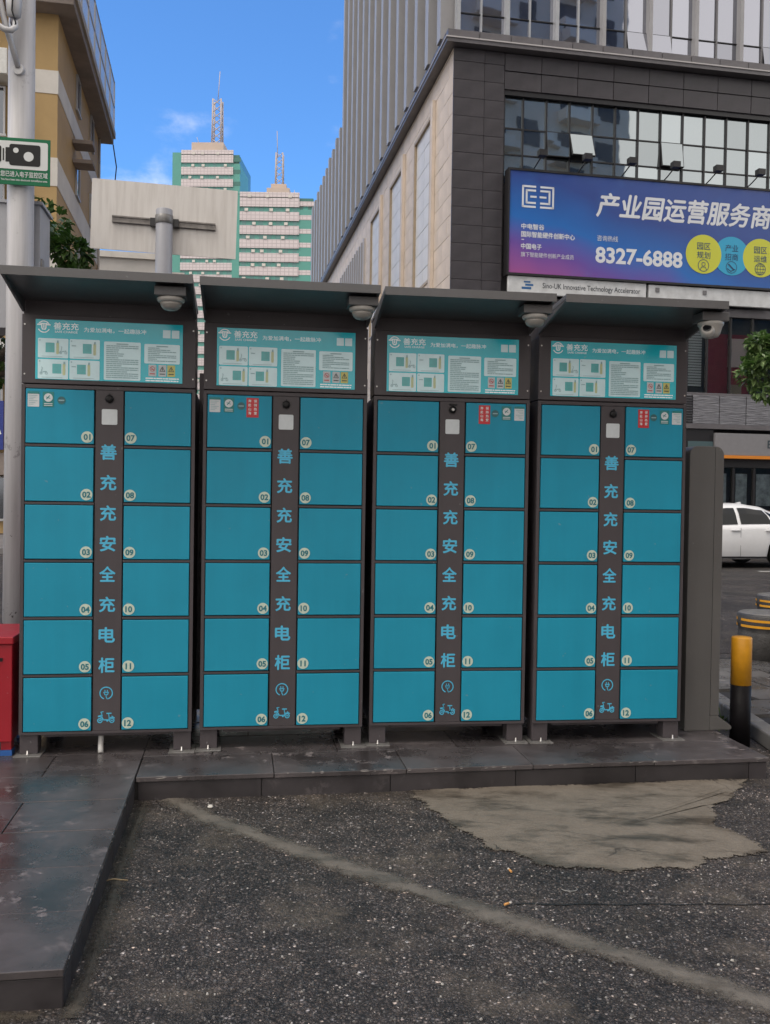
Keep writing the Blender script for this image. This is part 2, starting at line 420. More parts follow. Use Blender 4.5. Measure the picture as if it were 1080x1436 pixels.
o = b.build('far_pavement', PAVE2); tag(o, kind='structure')
# painted lane line near the parked traffic
LINEM = mat('road_paint', (0.5, 0.5, 0.48), 0.6, var=0.25, vscale=20)
for s0 in (-.6, 5.4, 11.4):
    p = [aR*s0 + aL*17.6, aR*(s0+2.6) + aL*17.6, aR*(s0+2.6) + aL*17.75, aR*s0 + aL*17.75]
    tag(MB().poly([(v.x, v.y, 0.009) for v in p]).build('lane_marking', LINEM), kind='structure')

# right-hand pavement of wet slabs with a kerb
pv = MB().prism([(2.40,4.3,0),(9.0,4.9,0),(9.0,9.6,0),(2.46,8.3,0)], (0,0,0.045)).build('pavement', GROUT); tag(pv, kind='structure')
SLAB = slate_material('pavement_slab', (0.10, 0.095, 0.092), 0.6, True)
slab_me = MB().box(-.295,.295,-.195,.195,0,.022).mesh('paving_slab')
pa = R(12)
for i in range(0, 6):
    for j in range(0, 9):
        c = Vector((2.80, 4.75, 0)) + Vector((math.cos(pa), math.sin(pa), 0))*(i*0.605 + (0.3 if j % 2 else 0)) + Vector((-math.sin(pa)*.35, math.cos(pa), 0))*j*0.405
        if c.y > 8.35 + (c.x-2.5)*.2: continue
        obj('paving_slab', slab_me, SLAB, pv, loc=(c.x, c.y, 0.045 + random.uniform(-.003, .003)), rot=(random.uniform(-.006,.006), random.uniform(-.006,.006), pa + random.uniform(-.01,.01)))
kme = MB().box(-.055,.055,-.24,.24,0,.10).mesh('kerb_stone')
KERB = slate_material('kerb_stone', (0.15, 0.145, 0.14), 0.6, True)
for k in range(8):
    obj('kerb_stone', kme, KERB, pv, loc=(2.335 + 0.012*k, 4.55 + 0.49*k, 0.0), rot=(0, 0, R(-1.5) + random.uniform(-.01,.01)), bevel=0.012)

# ------------------------------------------------------------------ slate platform (L-shaped)
PZ = 0.115
PA = R(9.0)
pxv = Vector((math.cos(PA), math.sin(PA), 0)); pyv = Vector((-math.sin(PA), math.cos(PA), 0))
P0 = Vector((-1.176, 4.386, 0))                     # inner corner of the L
def PL(a, b_, z=0): v = P0 + pxv*a + pyv*b_; return (v.x, v.y, z)
RIGHT = 3.29; BACK = 1.75; ARM = -1.80
plat = MB().prism([PL(.012,.012),PL(RIGHT-.012,.012),PL(RIGHT-.012,BACK),PL(-2.6,BACK),PL(-2.6,ARM+.012),PL(-.012,ARM+.012),PL(-.012,.012)], (0,0,PZ-.024)).build('platform', GROUT)
tag(plat, kind='structure')
def slab_piece(name, a0, a1, b0, b1, z0, z1, m, bev=0.003, jit=0.0012):
    ca, cb = (a0+a1)/2, (b0+b1)/2; w, d = a1-a0, b1-b0
    me = cached(('slab', round(w,3), round(d,3), round(z1-z0,3)), lambda: MB().box(-w/2, w/2, -d/2, d/2, 0, z1-z0).mesh(name))
    p = PL(ca, cb, z0 + random.uniform(-jit, jit))
    return obj(name, me, m, plat, loc=p, rot=(random.uniform(-.0015,.0015), random.uniform(-.0015,.0015), PA), bevel=bev)
G = 0.0035
# top slabs: front border course, then running-bond courses
row = 0
y = -0.004
for depth in (0.36, 0.36, 0.36, 0.36, 0.36):
    x = 0.002 - (0.0, 0.31, 0.12, 0.4, 0.2)[row]
    while x < RIGHT:
        x1 = min(x + 0.66, RIGHT + .004)
        xs = max(x, 0.0)
        if x1 - xs > 0.03: slab_piece('paving_slab', xs, x1 - G, y, y + depth - G, PZ - .024, PZ, SLATE)
        x += 0.66
    y += depth; row += 1
y = BACK
rows = [(-1.80, .375), (-1.425, .37), (-1.055, .37), (-.685, .37), (-.315, .37), (.055, .37), (.425, .42), (.845, .42), (1.265, .48)]
for r_, (b0, d) in enumerate(rows):
    x = -0.004
    cuts = [.44, .78, .78, .6] if r_ % 2 else [.80, .78, .78, .3]
    for w in cuts:
        x0 = x - w
        slab_piece('paving_slab', x0 + G, x, b0 - (0.004 if r_ == 0 else 0), b0 + d - G, PZ - .024, PZ, SLATE)
        x = x0
# upright facing slabs
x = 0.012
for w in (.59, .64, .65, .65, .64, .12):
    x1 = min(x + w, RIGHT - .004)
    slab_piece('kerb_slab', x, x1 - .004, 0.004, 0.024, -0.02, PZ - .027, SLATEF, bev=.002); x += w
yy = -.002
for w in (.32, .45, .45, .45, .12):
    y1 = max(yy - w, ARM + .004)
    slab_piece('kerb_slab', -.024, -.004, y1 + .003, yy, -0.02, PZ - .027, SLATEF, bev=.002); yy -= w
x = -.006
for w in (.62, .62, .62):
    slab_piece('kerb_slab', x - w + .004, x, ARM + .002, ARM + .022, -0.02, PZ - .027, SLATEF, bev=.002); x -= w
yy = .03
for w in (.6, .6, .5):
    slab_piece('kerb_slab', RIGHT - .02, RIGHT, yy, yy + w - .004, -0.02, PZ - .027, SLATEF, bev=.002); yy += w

CHIP = mat('chipped_stone', (.20,.185,.175), .75, var=.3, vscale=80)
rc = random.Random(17)
for k in range(46):
    w = rc.uniform(.008, .035) * (1 if k % 5 else 1.8); h_ = rc.uniform(.002, .006)
    if k % 3: a = rc.uniform(.05, RIGHT - .05); p = PL(a, -.0045, PZ - .003); rz = PA
    else: a = rc.uniform(ARM + .05, -.05); p = PL(-.0035, a, PZ - .003); rz = PA + R(90)
    pts = [(-w/2, .001, -.001), (-w*.2, -.0012, -h_*1.4), (w*.25, -.0012, -h_), (w/2, .001, -.001), (w*.2, .004 + h_*.7, .0035), (-w*.3, .003 + h_*.5, .0035)]
    b = MB().poly(pts); o = b.build('edge_chip', CHIP, plat, loc=p); o.rotation_euler = (0, 0, rz)
# ------------------------------------------------------------------ cement patch and smear on the asphalt
def overlay(name, rim_inner, rim_outer, m, z, closed):
    """rim_inner/outer: matching point lists; a strip between them plus (closed) the inside"""
def patch(name, outline, m, z, inset=0.16):
    n = len(outline); c = Vector((sum(p[0] for p in outline)/n, sum(p[1] for p in outline)/n))
    v = []; f = []; e = []
    rings = ((1.0, 0.0), (0.93, 0.28), (0.8, 0.6), (0.5, 1.0))
    for k, ed in rings:
        for p in outline:
            q = c + (Vector(p) - c)*k; v.append((q.x, q.y, z + 0.004*min(1, ed*2))); e.append(ed)
    v.append((c.x, c.y, z + .004)); e.append(1.0)
    for j in range(len(rings)-1):
        for k in range(n): f.append((j*n+k, j*n+(k+1)%n, (j+1)*n+(k+1)%n, (j+1)*n+k))
    L = (len(rings)-1)*n
    for k in range(n): f.append((L+k, L+(k+1)%n, len(v)-1))
    me = bpy.data.meshes.new(name); me.from_pydata(v, [], f)
    at = me.attributes.new('edge', 'FLOAT', 'POINT')
    for i, x in enumerate(e): at.data[i].value = x
    return tag(obj(name, me, m), kind='structure')
def dense(pts, k=12, amp=0.05):
    out = []; n = len(pts)
    for i in range(n):
        a, b_ = Vector(pts[i]), Vector(pts[(i+1) % n])
        for j in range(k):
            p = a.lerp(b_, j/k); q = noise.noise_vector(Vector((p.x*7, p.y*7, 1.3))) + noise.noise_vector(Vector((p.x*26, p.y*26, 4.3)))*.4
            out.append((p.x + q.x*amp, p.y + q.y*amp))
    return out
patch('cement_patch', dense([(.10,4.62),(.19,4.42),(.27,4.14),(.40,3.88),(.52,3.80),(.66,3.66),(.86,3.62),(1.02,3.66),(1.20,3.64),(1.40,3.76),(1.60,3.80),(1.66,3.98),(1.55,4.18),(1.62,4.38),(1.80,4.62),(2.02,4.92),(1.0,4.75)]), CEMENT, 0.004)
def smear(name, line, width, m, z):
    v = []; f = []; e = []
    P = []
    for i in range(len(line)-1):
        for j in range(8): P.append(Vector(line[i]).lerp(Vector(line[i+1]), j/8))
    P.append(Vector(line[-1]))
    for i, p in enumerate(P):
        d = (P[min(i+1, len(P)-1)] - P[max(i-1, 0)]).normalized(); nn = Vector((-d.y, d.x))
        w = width*(0.8 + 0.5*noise.noise(Vector((i*.35, 3.1, 0))))
        for t, ed in ((-1, 0), (-.55, .55), (0, 1), (.55, .55), (1, 0)):
            q = p + nn*w*t; v.append((q.x, q.y, z + .003*ed)); e.append(ed)
    for i in range(len(P)-1):
        for k in range(4): f.append((i*5+k, i*5+k+1, (i+1)*5+k+1, (i+1)*5+k))
    me = bpy.data.meshes.new(name); me.from_pydata(v, [], f)
    at = me.attributes.new('edge', 'FLOAT', 'POINT')
    for i, x in enumerate(e): at.data[i].value = x
    return tag(obj(name, me, m), kind='structure')
smear('cement_smear', [(-1.02,4.42),(-.80,4.17),(-.495,3.92),(-.091,3.60),(.232,3.36),(.557,3.12),(.844,2.92),(1.155,2.68),(1.5,2.45)], 0.105, SMEAR, 0.004)
smear('mud_edge', [(-1.12,4.36),(-1.06,3.9),(-1.0,3.5),(-.93,3.1),(-.88,2.75),(-.86,2.55)], 0.05, MUD, 0.0035)
smear('mud_arm_end', [(-2.2,2.42),(-1.3,2.54),(-.95,2.56)], 0.05, MUD, 0.0035)

# loose grit standing proud of the asphalt
def grit():
    v = []; f = []; rr = random.Random(3)
    for _ in range(5200):
        y = 2.1 + 2.4*rr.random()**1.2; x = rr.uniform(-.42, .48)*y + .1
        if x < -1.15 + (4.39-y)*.14 + .02 : continue
        s = rr.uniform(.0025, .0055) * (1.5 if rr.random() < .06 else 1); a = rr.random()*6.28
        i = len(v); h = s*.9
        for k in range(5):
            t = a + k*1.257 + rr.uniform(-.3,.3); v.append((x + s*math.cos(t)*rr.uniform(.7,1.1), y + s*math.sin(t)*rr.uniform(.7,1.1), 0.0))
        for k in range(5):
            q = v[i+k]; v.append((x + (q[0]-x)*.7, y + (q[1]-y)*.7, h*rr.uniform(.6,1)))
        for k in range(5): f.append((i+k, i+(k+1)%5, i+5+(k+1)%5, i+5+k))
        f.append(tuple(i+5+k for k in range(5)))
    me = bpy.data.meshes.new('grit'); me.from_pydata(v, [], f)
    g = NM('grit_stone'); oi = g.n('ShaderNodeNewGeometry')
    rmp = g.t.nodes.new('ShaderNodeValToRGB'); g.link(oi.outputs['Random Per Island'], rmp.inputs[0])
    e = rmp.color_ramp.elements; e[0].color = (.03,.028,.028,1); e[1].color = (.42,.40,.37,1)
    el = e.new(.6); el.color = (.09,.085,.082,1); el = e.new(.92); el.color = (.17,.16,.15,1)
    g.link(rmp.outputs[0], g.b.inputs['Base Color']); g.b.inputs['Roughness'].default_value = .5
    o = obj('grit', me, g.m); tag(o, 'loose grey and white grit on the wet asphalt', 'grit', kind='stuff')
grit()
#PART2
# ================================================================== charging cabinets
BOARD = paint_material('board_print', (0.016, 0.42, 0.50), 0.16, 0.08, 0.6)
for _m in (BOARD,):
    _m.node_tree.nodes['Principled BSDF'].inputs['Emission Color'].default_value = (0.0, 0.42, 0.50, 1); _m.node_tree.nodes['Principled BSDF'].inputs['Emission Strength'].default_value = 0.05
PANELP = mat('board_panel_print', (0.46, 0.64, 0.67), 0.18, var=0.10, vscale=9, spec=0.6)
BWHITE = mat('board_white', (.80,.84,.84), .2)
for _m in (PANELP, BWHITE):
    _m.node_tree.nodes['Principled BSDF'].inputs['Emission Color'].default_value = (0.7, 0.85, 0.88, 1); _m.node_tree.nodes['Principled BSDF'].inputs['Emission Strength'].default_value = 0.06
PICT = mat('picture_print', (0.10, 0.45, 0.46), 0.2, var=0.1, vscale=30)
PICY = mat('picture_yellow', (0.52, 0.58, 0.34), 0.2)
INK = mat('grey_ink', (0.24, 0.40, 0.43), 0.3)
INKD = mat('black_ink', (0.03, 0.05, 0.06), 0.3)
REDP = mat('red_sticker', (0.52, 0.022, 0.030), 0.4, var=0.08, vscale=30)
GREENP = mat('green_sticker', (0.008, 0.19, 0.19), 0.4, var=0.08, vscale=30)
RINGG = mat('round_sticker', (0.03, 0.11, 0.13), 0.4, var=0.15, vscale=60)
YELP = mat('yellow_print', (0.60, 0.56, 0.16), 0.35)

DW, DH, PITCHZ = 0.3365, 0.277, 0.2972
DZ0 = 0.124
def door_z(r): return DZ0 + (5 - r) * PITCHZ
def shared(key, mk, name, m, parent, loc=(0,0,0), bevel=0, seg=2, rot=None):
    me = cached(key, lambda: mk().mesh(name)); return obj(name, me, m, parent, bevel, seg, loc, rot)

def carcass():
    b = MB(); b.box(-.020, .847, .020, .78, .106, 1.912); return b
def frame_mesh():
    b = MB()
    b.box(-.022, -.004, 0, .022, .106, 1.910); b.box(.831, .849, 0, .022, .106, 1.910)
    b.box(-.004, .831, 0, .021, .106, .120); b.box(-.004, .831, 0, .021, 1.891, 1.910)
    for x0, x1 in ((-.004, .3405), (.487, .831)):
        for r in range(5):
            z = door_z(r) - (PITCHZ - DH); b.box(x0, x1, .0005, .0205, z + .004, z + .0162)
    return b
def plug_icon():
    b = ring(.0285, .034, -70, 250)
    stroke(b, [(-.012, .004), (.012, .004)], .005); stroke(b, [(-.0105, .002), (-.007, -.008), (.007, -.008), (.0105, .002)], .0045)
    stroke(b, [(-.006, .004), (-.006, .015)], .0045); stroke(b, [(.006, .004), (.006, .015)], .0045); stroke(b, [(0, -.008), (0, -.02), (.006, -.0305)], .0045)
    return b
def bike_icon():
    b = MB()
    for c in (-.03, .03):
        r = ring(.0085, .0135, 0, 360, 20)
        i = len(b.v); b.v += [(x + c, y, z - .016) for x, y, z in r.v]; b.f += [tuple(a + i for a in q) for q in r.f]; b.sm += r.sm
        stroke(b, [(c - .003, -.016), (c + .003, -.016)], .006)
    stroke(b, [(-.03, -.016), (-.020, .018), (-.026, .028), (-.014, .03)], .0042)
    stroke(b, [(-.036, .006), (-.02, .010)], .009); stroke(b, [(-.022, .004), (-.012, -.013), (.014, -.013), (.018, -.001), (.036, -.001)], .0055)
    stroke(b, [(.016, -.001), (.014, .018)], .0042); stroke(b, [(.004, .021), (.026, .021)], .006); stroke(b, [(.03, .006), (.043, -.004)], .005)
    stroke(b, [(.006, -.019), (.02, -.008)], .008)
    return b
BW, BH = 0.736, 0.306
def bxy(fx, fz): return (.045 + fx*BW, 1.937 + (1 - fz)*BH)
def board_rect(fx0, fx1, fz0, fz1, r=.006):
    x0, z1 = bxy(fx0, fz0); x1, z0 = bxy(fx1, fz1); return MB().poly(rrect(x0, x1, z0, z1, r))
def text_lines(fx0, fx1, fz0, fz1, n, seed, head=True):
    rr = random.Random(seed); b = MB(); x0, z1 = bxy(fx0, fz0); x1, z0 = bxy(fx1, fz1); p = (z1 - z0)/n
    for k in range(n):
        z = z1 - p*(k + .5); t = x1 - (0 if rr.random() < .65 else rr.uniform(.2, .7)*(x1 - x0)); x = x0
        if head and k == 0:
            c = (x0+x1)/2; b.poly([(c-.03,0,z-.003),(c+.03,0,z-.003),(c+.03,0,z+.003),(c-.03,0,z+.003)]); continue
        while x < t - .003:
            e = min(x + rr.uniform(.008, .04), t); b.poly([(x,0,z-p*.26),(e,0,z-p*.26),(e,0,z+p*.26),(x,0,z+p*.26)]); x = e + .002
    return b
def picture(k):
    """little how-to picture: green cabinet block, yellow figure shape, scooter strokes; returns three meshes"""
    fx = (.017, .228)[k % 2]; fz = (.315, .665)[k // 2]
    x0, z1 = bxy(fx, fz); sgn = ((.06, .035), (.105, .075), (.115, .03), (.06, .035))[k]
    g_ = MB(); a = x0 + sgn[0]*.62; g_.poly(rrect(a, a + .044, z1 - .072, z1 - .022, .002))
    yl = MB(); c = a + (.052 if k != 2 else .050); yl.poly(rrect(c, c + .014, z1 - .080, z1 - .020, .005))
    dk = MB(); dk.poly(rrect(c + .004, c + .012, z1 - .024, z1 - .010, .003)); dk.poly(rrect(x0 + .006, x0 + .013, z1 - .014, z1 - .007, .003))
    if k in (0, 2):
        s = (c + .022) if k == 0 else x0 + .016
        for q in (0, .026):
            rg = ring(.004, .007, 0, 360, 12); i = len(dk.v)
            dk.v += [(x + s + q, y, z + z1 - .072) for x, y, z in rg.v]; dk.f += [tuple(t + i for t in f_) for f_ in rg.f]; dk.sm += rg.sm
        stroke(dk, [(s, z1-.072), (s+.006, z1-.045), (s+.003, z1-.04)], .003); stroke(dk, [(s+.008, z1-.066), (s+.026, z1-.062)], .004)
    else:
        stroke(dk, [(x0 + .012, z1 - .034), (x0 + .03, z1 - .034)], .005)
    stroke(dk, [(x0 + .02, z1 - .092), (x0 + .12, z1 - .092)], .0022)
    return g_, yl, dk

ZH = ['善', '充', '充', '安', '全', '充', '电', '柜']
def cabinet(i, X, Y, A, label):
    root = empty('charging_cabinet', (X, Y, PZ), A, label, 'charging cabinet', 'row of teal battery charging cabinets')
    shared('carcass', carcass, 'body', FRAME, root, bevel=.003)
    shared('back', lambda: MB().box(-.003, .830, .017, .0195, .121, 1.890), 'gap_shade', DARK, root)  # near-black sheet, paints the shade in the gaps round the doors
    shared('frame', frame_mesh, 'door_frame', FRAME, root, bevel=.0012)
    # doors
    for c in range(2):
        for r in range(6):
            x = (0.0, .4905)[c]; z = door_z(r)
            d = shared('door', lambda: MB().box(0, DW, -.003, .016, 0, DH), 'door', TEAL, root, (x + random.uniform(-.0006,.0006), random.uniform(-.0015, .0008), z + random.uniform(-.0008,.0008)), bevel=.0028, seg=3, rot=(random.uniform(-.003,.003), 0, random.uniform(-.004,.004)))
            bx_ = DW - .033 if c == 0 else .031
            shared('badge', lambda: disc(.0295, 32), 'number_badge', CREAM, d, (bx_, -.0045, .036))
            letter('%02d' % (r + 1 + 6*c), NUMTEAL, d, (bx_, -.0058, .036), h=.032, bold=.032, name='numeral')
            deco = (c == 0 and r == 0 and i < 2) or (c == 1 and r == 0 and i >= 2)
            if deco:
                mx = (lambda t: t) if i < 2 else (lambda t: DW - t)
                top = DH
                def st(key, x0, x1, z0, z1, m, name, y=-.0042, rr=.003):
                    a, b_ = sorted((mx(x0), mx(x1))); return obj(name, MB().poly(rrect(a, b_, top - z1, top - z0, rr)).mesh(name), m, d, loc=(0, y, 0))
                st('l', .010, .066, .014, .092, STICKW, 'notice_sticker'); st('lh', .010, .066, .014, .026, GREENP, 'notice_heading', -.0052, .001)
                lb = MB()
                for k in range(6): a, b_ = sorted((mx(.016), mx(.058 - .01*(k % 3)))); lb.poly([(a,0,top-.036-.009*k),(b_,0,top-.036-.009*k),(b_,0,top-.0335-.009*k),(a,0,top-.0335-.009*k)])
                lb.build('fine_print', INK, d, loc=(0, -.0052, 0))
                st('g', .083, .138, .014, .092, GREENP, 'green_sticker')
                obj('sticker_disc', cached('sdisc', lambda: disc(.0215).mesh('sticker_disc')), STICKW, d, loc=(mx(.1105), -.0052, top - .044))
                gl = MB(); stroke(gl, [(-.008,-.007),(.006,.01)], .004); stroke(gl, [(-.01,.003),(.009,-.004)], .003)
                gl.build('sticker_mark', GREENP, d, loc=(mx(.1105), -.006, top - .044))
                lb = MB()
                for k in range(2): a, b_ = sorted((mx(.090), mx(.131))); lb.poly([(a,0,top-.077-.009*k),(b_,0,top-.077-.009*k),(b_,0,top-.073-.009*k),(a,0,top-.073-.009*k)])
                lb.build('fine_print', STICKW, d, loc=(0, -.0052, 0))
                obj('round_sticker', cached('rsdisc', lambda: disc(.0205).mesh('round_sticker')), RINGG, d, loc=(mx(.175), -.0042, top - .056))
                obj('sticker_ring', cached('rsring', lambda: ring(.017, .0195).mesh('sticker_ring')), GREENP, d, loc=(mx(.175), -.005, top - .056))
                obj('sticker_band', cached('rsband', lambda: MB().poly([(-.014,0,-.003),(.014,0,-.003),(.014,0,.003),(-.014,0,.003)]).mesh('sticker_band')), INK, d, loc=(mx(.175), -.005, top - .056))
                if i > 0:
                    st('r', .203, .267, .012, .115, REDP, 'red_sticker', rr=.001)
                    cx = mx(.235)
                    for col_, s in ((.015, '保持热爱'), (-.015, '奔赴山海')):
                        for k, ch in enumerate(s): letter(ch, WHITE, d, (cx + col_, -.0052, top - .028 - .0215*k), h=.0155, bold=.02)
    # centre strip
    cs = shared('strip', lambda: MB().box(.3445, .483, .002, .018, .121, 1.890), 'centre_strip', FRAME, root, bevel=.0012)
    for k, ch in enumerate(ZH):
        letter(ch, PRINTBLUE, cs, (.411, .0006, 1.571 - .1583*k), w=.078, h=.077, bold=.022, name='character')
    shared('plug', plug_icon, 'plug_symbol', PRINTBLUE, cs, (.411, .0006, .317))
    shared('bike', bike_icon, 'scooter_symbol', PRINTBLUE, cs, (.411, .0006, .190))
    shared('qrp', lambda: MB().prism(rrect(.375, .453, 1.713, 1.793, .007), (0, -.0015, 0)), 'blank_plate', STICKW, cs, (0, .0015, 0))
    lk = shared('lock', lambda: MB().lathe([(.017, 0), (.0205, .003), (.0205, .012), (.018, .016), (.008, .019)], 24, (.413, .002, 1.846), axis='Y'), 'lock', BLACKP, root)
    if i == 2:
        obj('keyhole', cached('kh', lambda: MB().lathe([(.009, .019), (.007, .0215)], 16, (.413, .002, 1.846), axis='Y').mesh('keyhole')), STEEL, lk)
        MB().box(.395, .437, -.012, .001, 1.872, 1.877).build('lock_flap', BLACKP, lk)
    else:
        MB().prism([(.409,-.002,1.862),(.418,-.002,1.862),(.416,-.002,1.873),(.411,-.002,1.873)], (0,-.012,0)).build('lock_flap', BLACKP, lk)
    # header with the information board
    hd = shared('header', lambda: MB().box(-.022, .849, 0, .22, 1.915, 2.268), 'header', FRAME, root, bevel=.003)
    for x in (-.008, .835):
        for z in (1.962, 2.215): shared('screw', lambda: MB().lathe([(.0045, 0), (.004, .0022)], 10, axis='Y'), 'screw', STEEL, hd, (x, .0, z))
    bd = shared('board', lambda: MB().box(.045, .781, -.003, .0005, 1.937, 2.243), 'information_board', BOARD, root, bevel=.001)
    y = -.0042
    ex, ez = bxy(.055, .125)
    def emblem():
        b = ring(.026, .031, 25, 155); 
        for s in (ring(.026, .031, 205, 335),): 
            k = len(b.v); b.v += s.v; b.f += [tuple(t + k for t in f_) for f_ in s.f]; b.sm += s.sm
        stroke(b, [(-.031, .010), (-.010, .010), (-.010, -.005), (-.006, -.013), (.006, -.013), (.010, -.005), (.010, .010), (.031, .010)], .0062)
        stroke(b, [(0, .014), (0, -.004)], .0062); stroke(b, [(-.016, .016), (.016, .016)], .006)
        return b
    shared('emblem', emblem, 'emblem', BWHITE, bd, (ex, y, ez))
    x, z = bxy(.204, .105); letter('善充充', BWHITE, bd, (x, y, z), w=.122, h=.036, bold=.012)
    x, z = bxy(.204, .20); letter('SAFE CHARGE', BWHITE, bd, (x, y, z), w=.112, h=.011, bold=.01)
    x, z = bxy(.535, .15); letter('为爱加满电，一起趣脉冲', BWHITE, bd, (x, y, z), w=.31, h=.024, bold=.008)
    for a in (.862, .923): shared(('qb', a), lambda a=a: board_rect(a, a + .052, .10, .235, .002), 'blank_plate', PANELP, bd, (0, y, 0))
    for k in range(4):
        a, c = (.017, .228)[k % 2], (.315, .665)[k // 2]
        shared(('pp', k), lambda a=a, c=c: board_rect(a, a + .203, c, c + .325), 'picture_panel', PANELP, bd, (0, y, 0))
        g_, yl, dk = (None,)*3
        if ('pg', k) not in CACHE:
            g_, yl, dk = picture(k); CACHE[('pg', k)] = g_.mesh('picture_block'); CACHE[('py', k)] = yl.mesh('picture_figure'); CACHE[('pd', k)] = dk.mesh('picture_lines')
        obj('picture_block', CACHE[('pg', k)], PICT, bd, loc=(0, y - .0006, 0)); obj('picture_figure', CACHE[('py', k)], PICY, bd, loc=(0, y - .0006, 0)); obj('picture_lines', CACHE[('pd', k)], INK, bd, loc=(0, y - .0011, 0))
    shared('tp', lambda: board_rect(.46, .71, .33, .975), 'text_panel', PANELP, bd, (0, y, 0)); shared('tpl', lambda: text_lines(.475, .695, .35, .95, 18, 4), 'fine_print', INK, bd, (0, y - .0006, 0))
    shared('rp', lambda: board_rect(.735, .98, .345, .675), 'text_panel', PANELP, bd, (0, y, 0)); shared('rpl', lambda: text_lines(.76, .955, .365, .645, 9, 5), 'fine_print', INK, bd, (0, y - .0006, 0))
    for k, a in enumerate((.765, .834, .895)):
        w_ = shared(('ws', k), lambda a=a: board_rect(a, a + .053, .695, .89, .002), 'warning_sign', (STICKW, STICKW, YELP)[k], bd, (0, y, 0))
        cx, cz = bxy(a + .0265, .765)
        if k == 0: q = ring(.0105, .013, 0, 360, 20); stroke(q, [(-.008, .008), (.008, -.008)], .003); stroke(q, [(-.005, -.003), (.006, -.002)], .003)
        else: q = MB(); stroke(q, [(-.013, -.011), (.013, -.011), (0, .012), (-.013, -.011)], .003); stroke(q, [(0, .004), (0, -.006)], .004)
        stroke(q, [(-.012, -.0255), (.012, -.0255)], .005)
        shared(('wq', k), lambda q=q: q, 'warning_symbol', REDP if k == 0 else INKD, bd, (cx, y - .0008, cz))
    shared('ftl', lambda: text_lines(.745, .975, .905, .985, 2, 8, False), 'fine_print', BWHITE, bd, (0, y, 0))
    # hood
    shared('cap', lambda: MB().box(-.018, .845, .022, .215, 2.270, 2.345), 'top_box', FRAME, root)
    hood = shared('hood', lambda: MB().prism([(-.024,.06,2.338),(-.024,-.45,2.378),(-.024,-.45,2.402),(-.024,.0,2.366),(-.024,.06,2.366)], (.875,0,0)).prism([(-.022,.225,2.347),(-.022,.061,2.347),(-.022,.061,2.364),(-.022,.225,2.364)], (.871,0,0)), 'hood', HOOD, root, bevel=.0015)
    for x in (-.024, .839):
        shared(('cheek', x), lambda x=x: MB().prism([(x,.015,2.280),(x,-.449,2.372),(x,-.449,2.3755),(x,.015,2.3385)], (.012,0,0)), 'hood_cheek', HOOD, root)
    shared('lip', lambda: MB().box(-.0245, .8515, -.4545, -.4505, 2.362, 2.404), 'hood_lip', HOOD, root, bevel=.001)
    # feet
    for x0 in (-.020, .755):
        for yy in (.015, .66):
            lg = shared('leg', lambda: MB().box(0, .09, 0, .09, .006, .106), 'leg', FRAME, root, (x0, yy, 0), bevel=.002)
            shared('plate', lambda: MB().box(-.022, .112, -.05, .12, 0, .0055), 'base_plate', PLATE, lg, bevel=.0015)
            shared('bolt', lambda: MB().lathe([(.008,0),(.008,.008),(.0045,.009),(.0045,.024)], 8, (.045, -.026, .0055)), 'bolt', STEEL, lg)
    shared('floor', lambda: MB().box(.10, .73, .03, .74, .088, .1055), 'underpan', FRAME, root)
    if i < 3: shared('trunk', lambda: MB().box(.848, .915, .50, .74, .106, 2.06), 'gap_blocker', FRAME, root)  # added filler block, keeps light from showing through the gap between cabinets
    return root
CABS = [(-1.84337, 4.70742, R(9.083), 'leftmost teal locker cabinet, beside the red box'),
        (-0.94616, 4.86836, R(8.550), 'second teal locker cabinet from the left, red sticker on its left column'),
        (-0.04704, 5.02088, R(6.967), 'third teal locker cabinet from the left, lock flap open'),
        (0.86416, 5.12582, R(7.613), 'rightmost teal locker cabinet, beside the grey kiosk')]
roots = [cabinet(i, *c) for i, c in enumerate(CABS)]
def cabpt(i, x, y, z):
    X, Y, A, _ = CABS[i]; return Vector((X + x*math.cos(A) - y*math.sin(A), Y + x*math.sin(A) + y*math.cos(A), PZ + z))

# cameras hung under the hoods
CAMW = mat('camera_shell', (0.42, 0.40, 0.37), 0.35, var=0.08, vscale=20)
CAMD = mat('camera_dome', (0.30, 0.28, 0.255), 0.15, var=0.05, spec=0.7)
CAML = mat('camera_lens', (0.01, 0.01, 0.012), 0.06, spec=0.8)
for i, lab in enumerate(('dome camera under the hood of the leftmost cabinet', 'dome camera under the hood of the second cabinet from the left', 'dome camera under the hood of the third cabinet from the left', 'white eyeball camera under the hood of the rightmost cabinet')):
    p = cabpt(i, (.742, .775, .775, .845)[i] - (.03 if i == 3 else 0), -.33, 2.3595)
    e = empty('security_camera', p, CABS[i][2], lab, 'camera', 'cameras under the cabinet hoods')
    MB().box(-.075, .075, -.06, .06, -.045, .0).build('mount_box', HOOD, e, bevel=.003)
    if i < 3:
        MB().lathe([(.060,-.046),(.066,-.049),(.066,-.060),(.062,-.066),(.054,-.070)], 32).build('housing', CAMW, e)
        MB().lathe([(.0535,-.068),(.051,-.082),(.043,-.095),(.030,-.104),(.012,-.108),(.002,-.1085)], 32).build('dome', CAMD, e)
    else:
        MB().lathe([(.066,-.046),(.068,-.050),(.066,-.062),(.060,-.068),(.050,-.105),(.040,-.122),(.02,-.128)], 32).build('housing', CAMW, e)
        eye = MB().lathe([(.002,-.034),(.022,-.030),(.034,-.018),(.038,0),(.036,.016),(.031,.026),(.030,.0265)], 24)
        eo = eye.build('eyeball', CAMW, e, loc=(-.032, -.028, -.098)); eo.rotation_euler = (R(50), R(-40), 0)
        l = MB().lathe([(.022,.0268),(.022,.030),(.016,.031),(.004,.031)], 20).build('lens', CAML, eo)

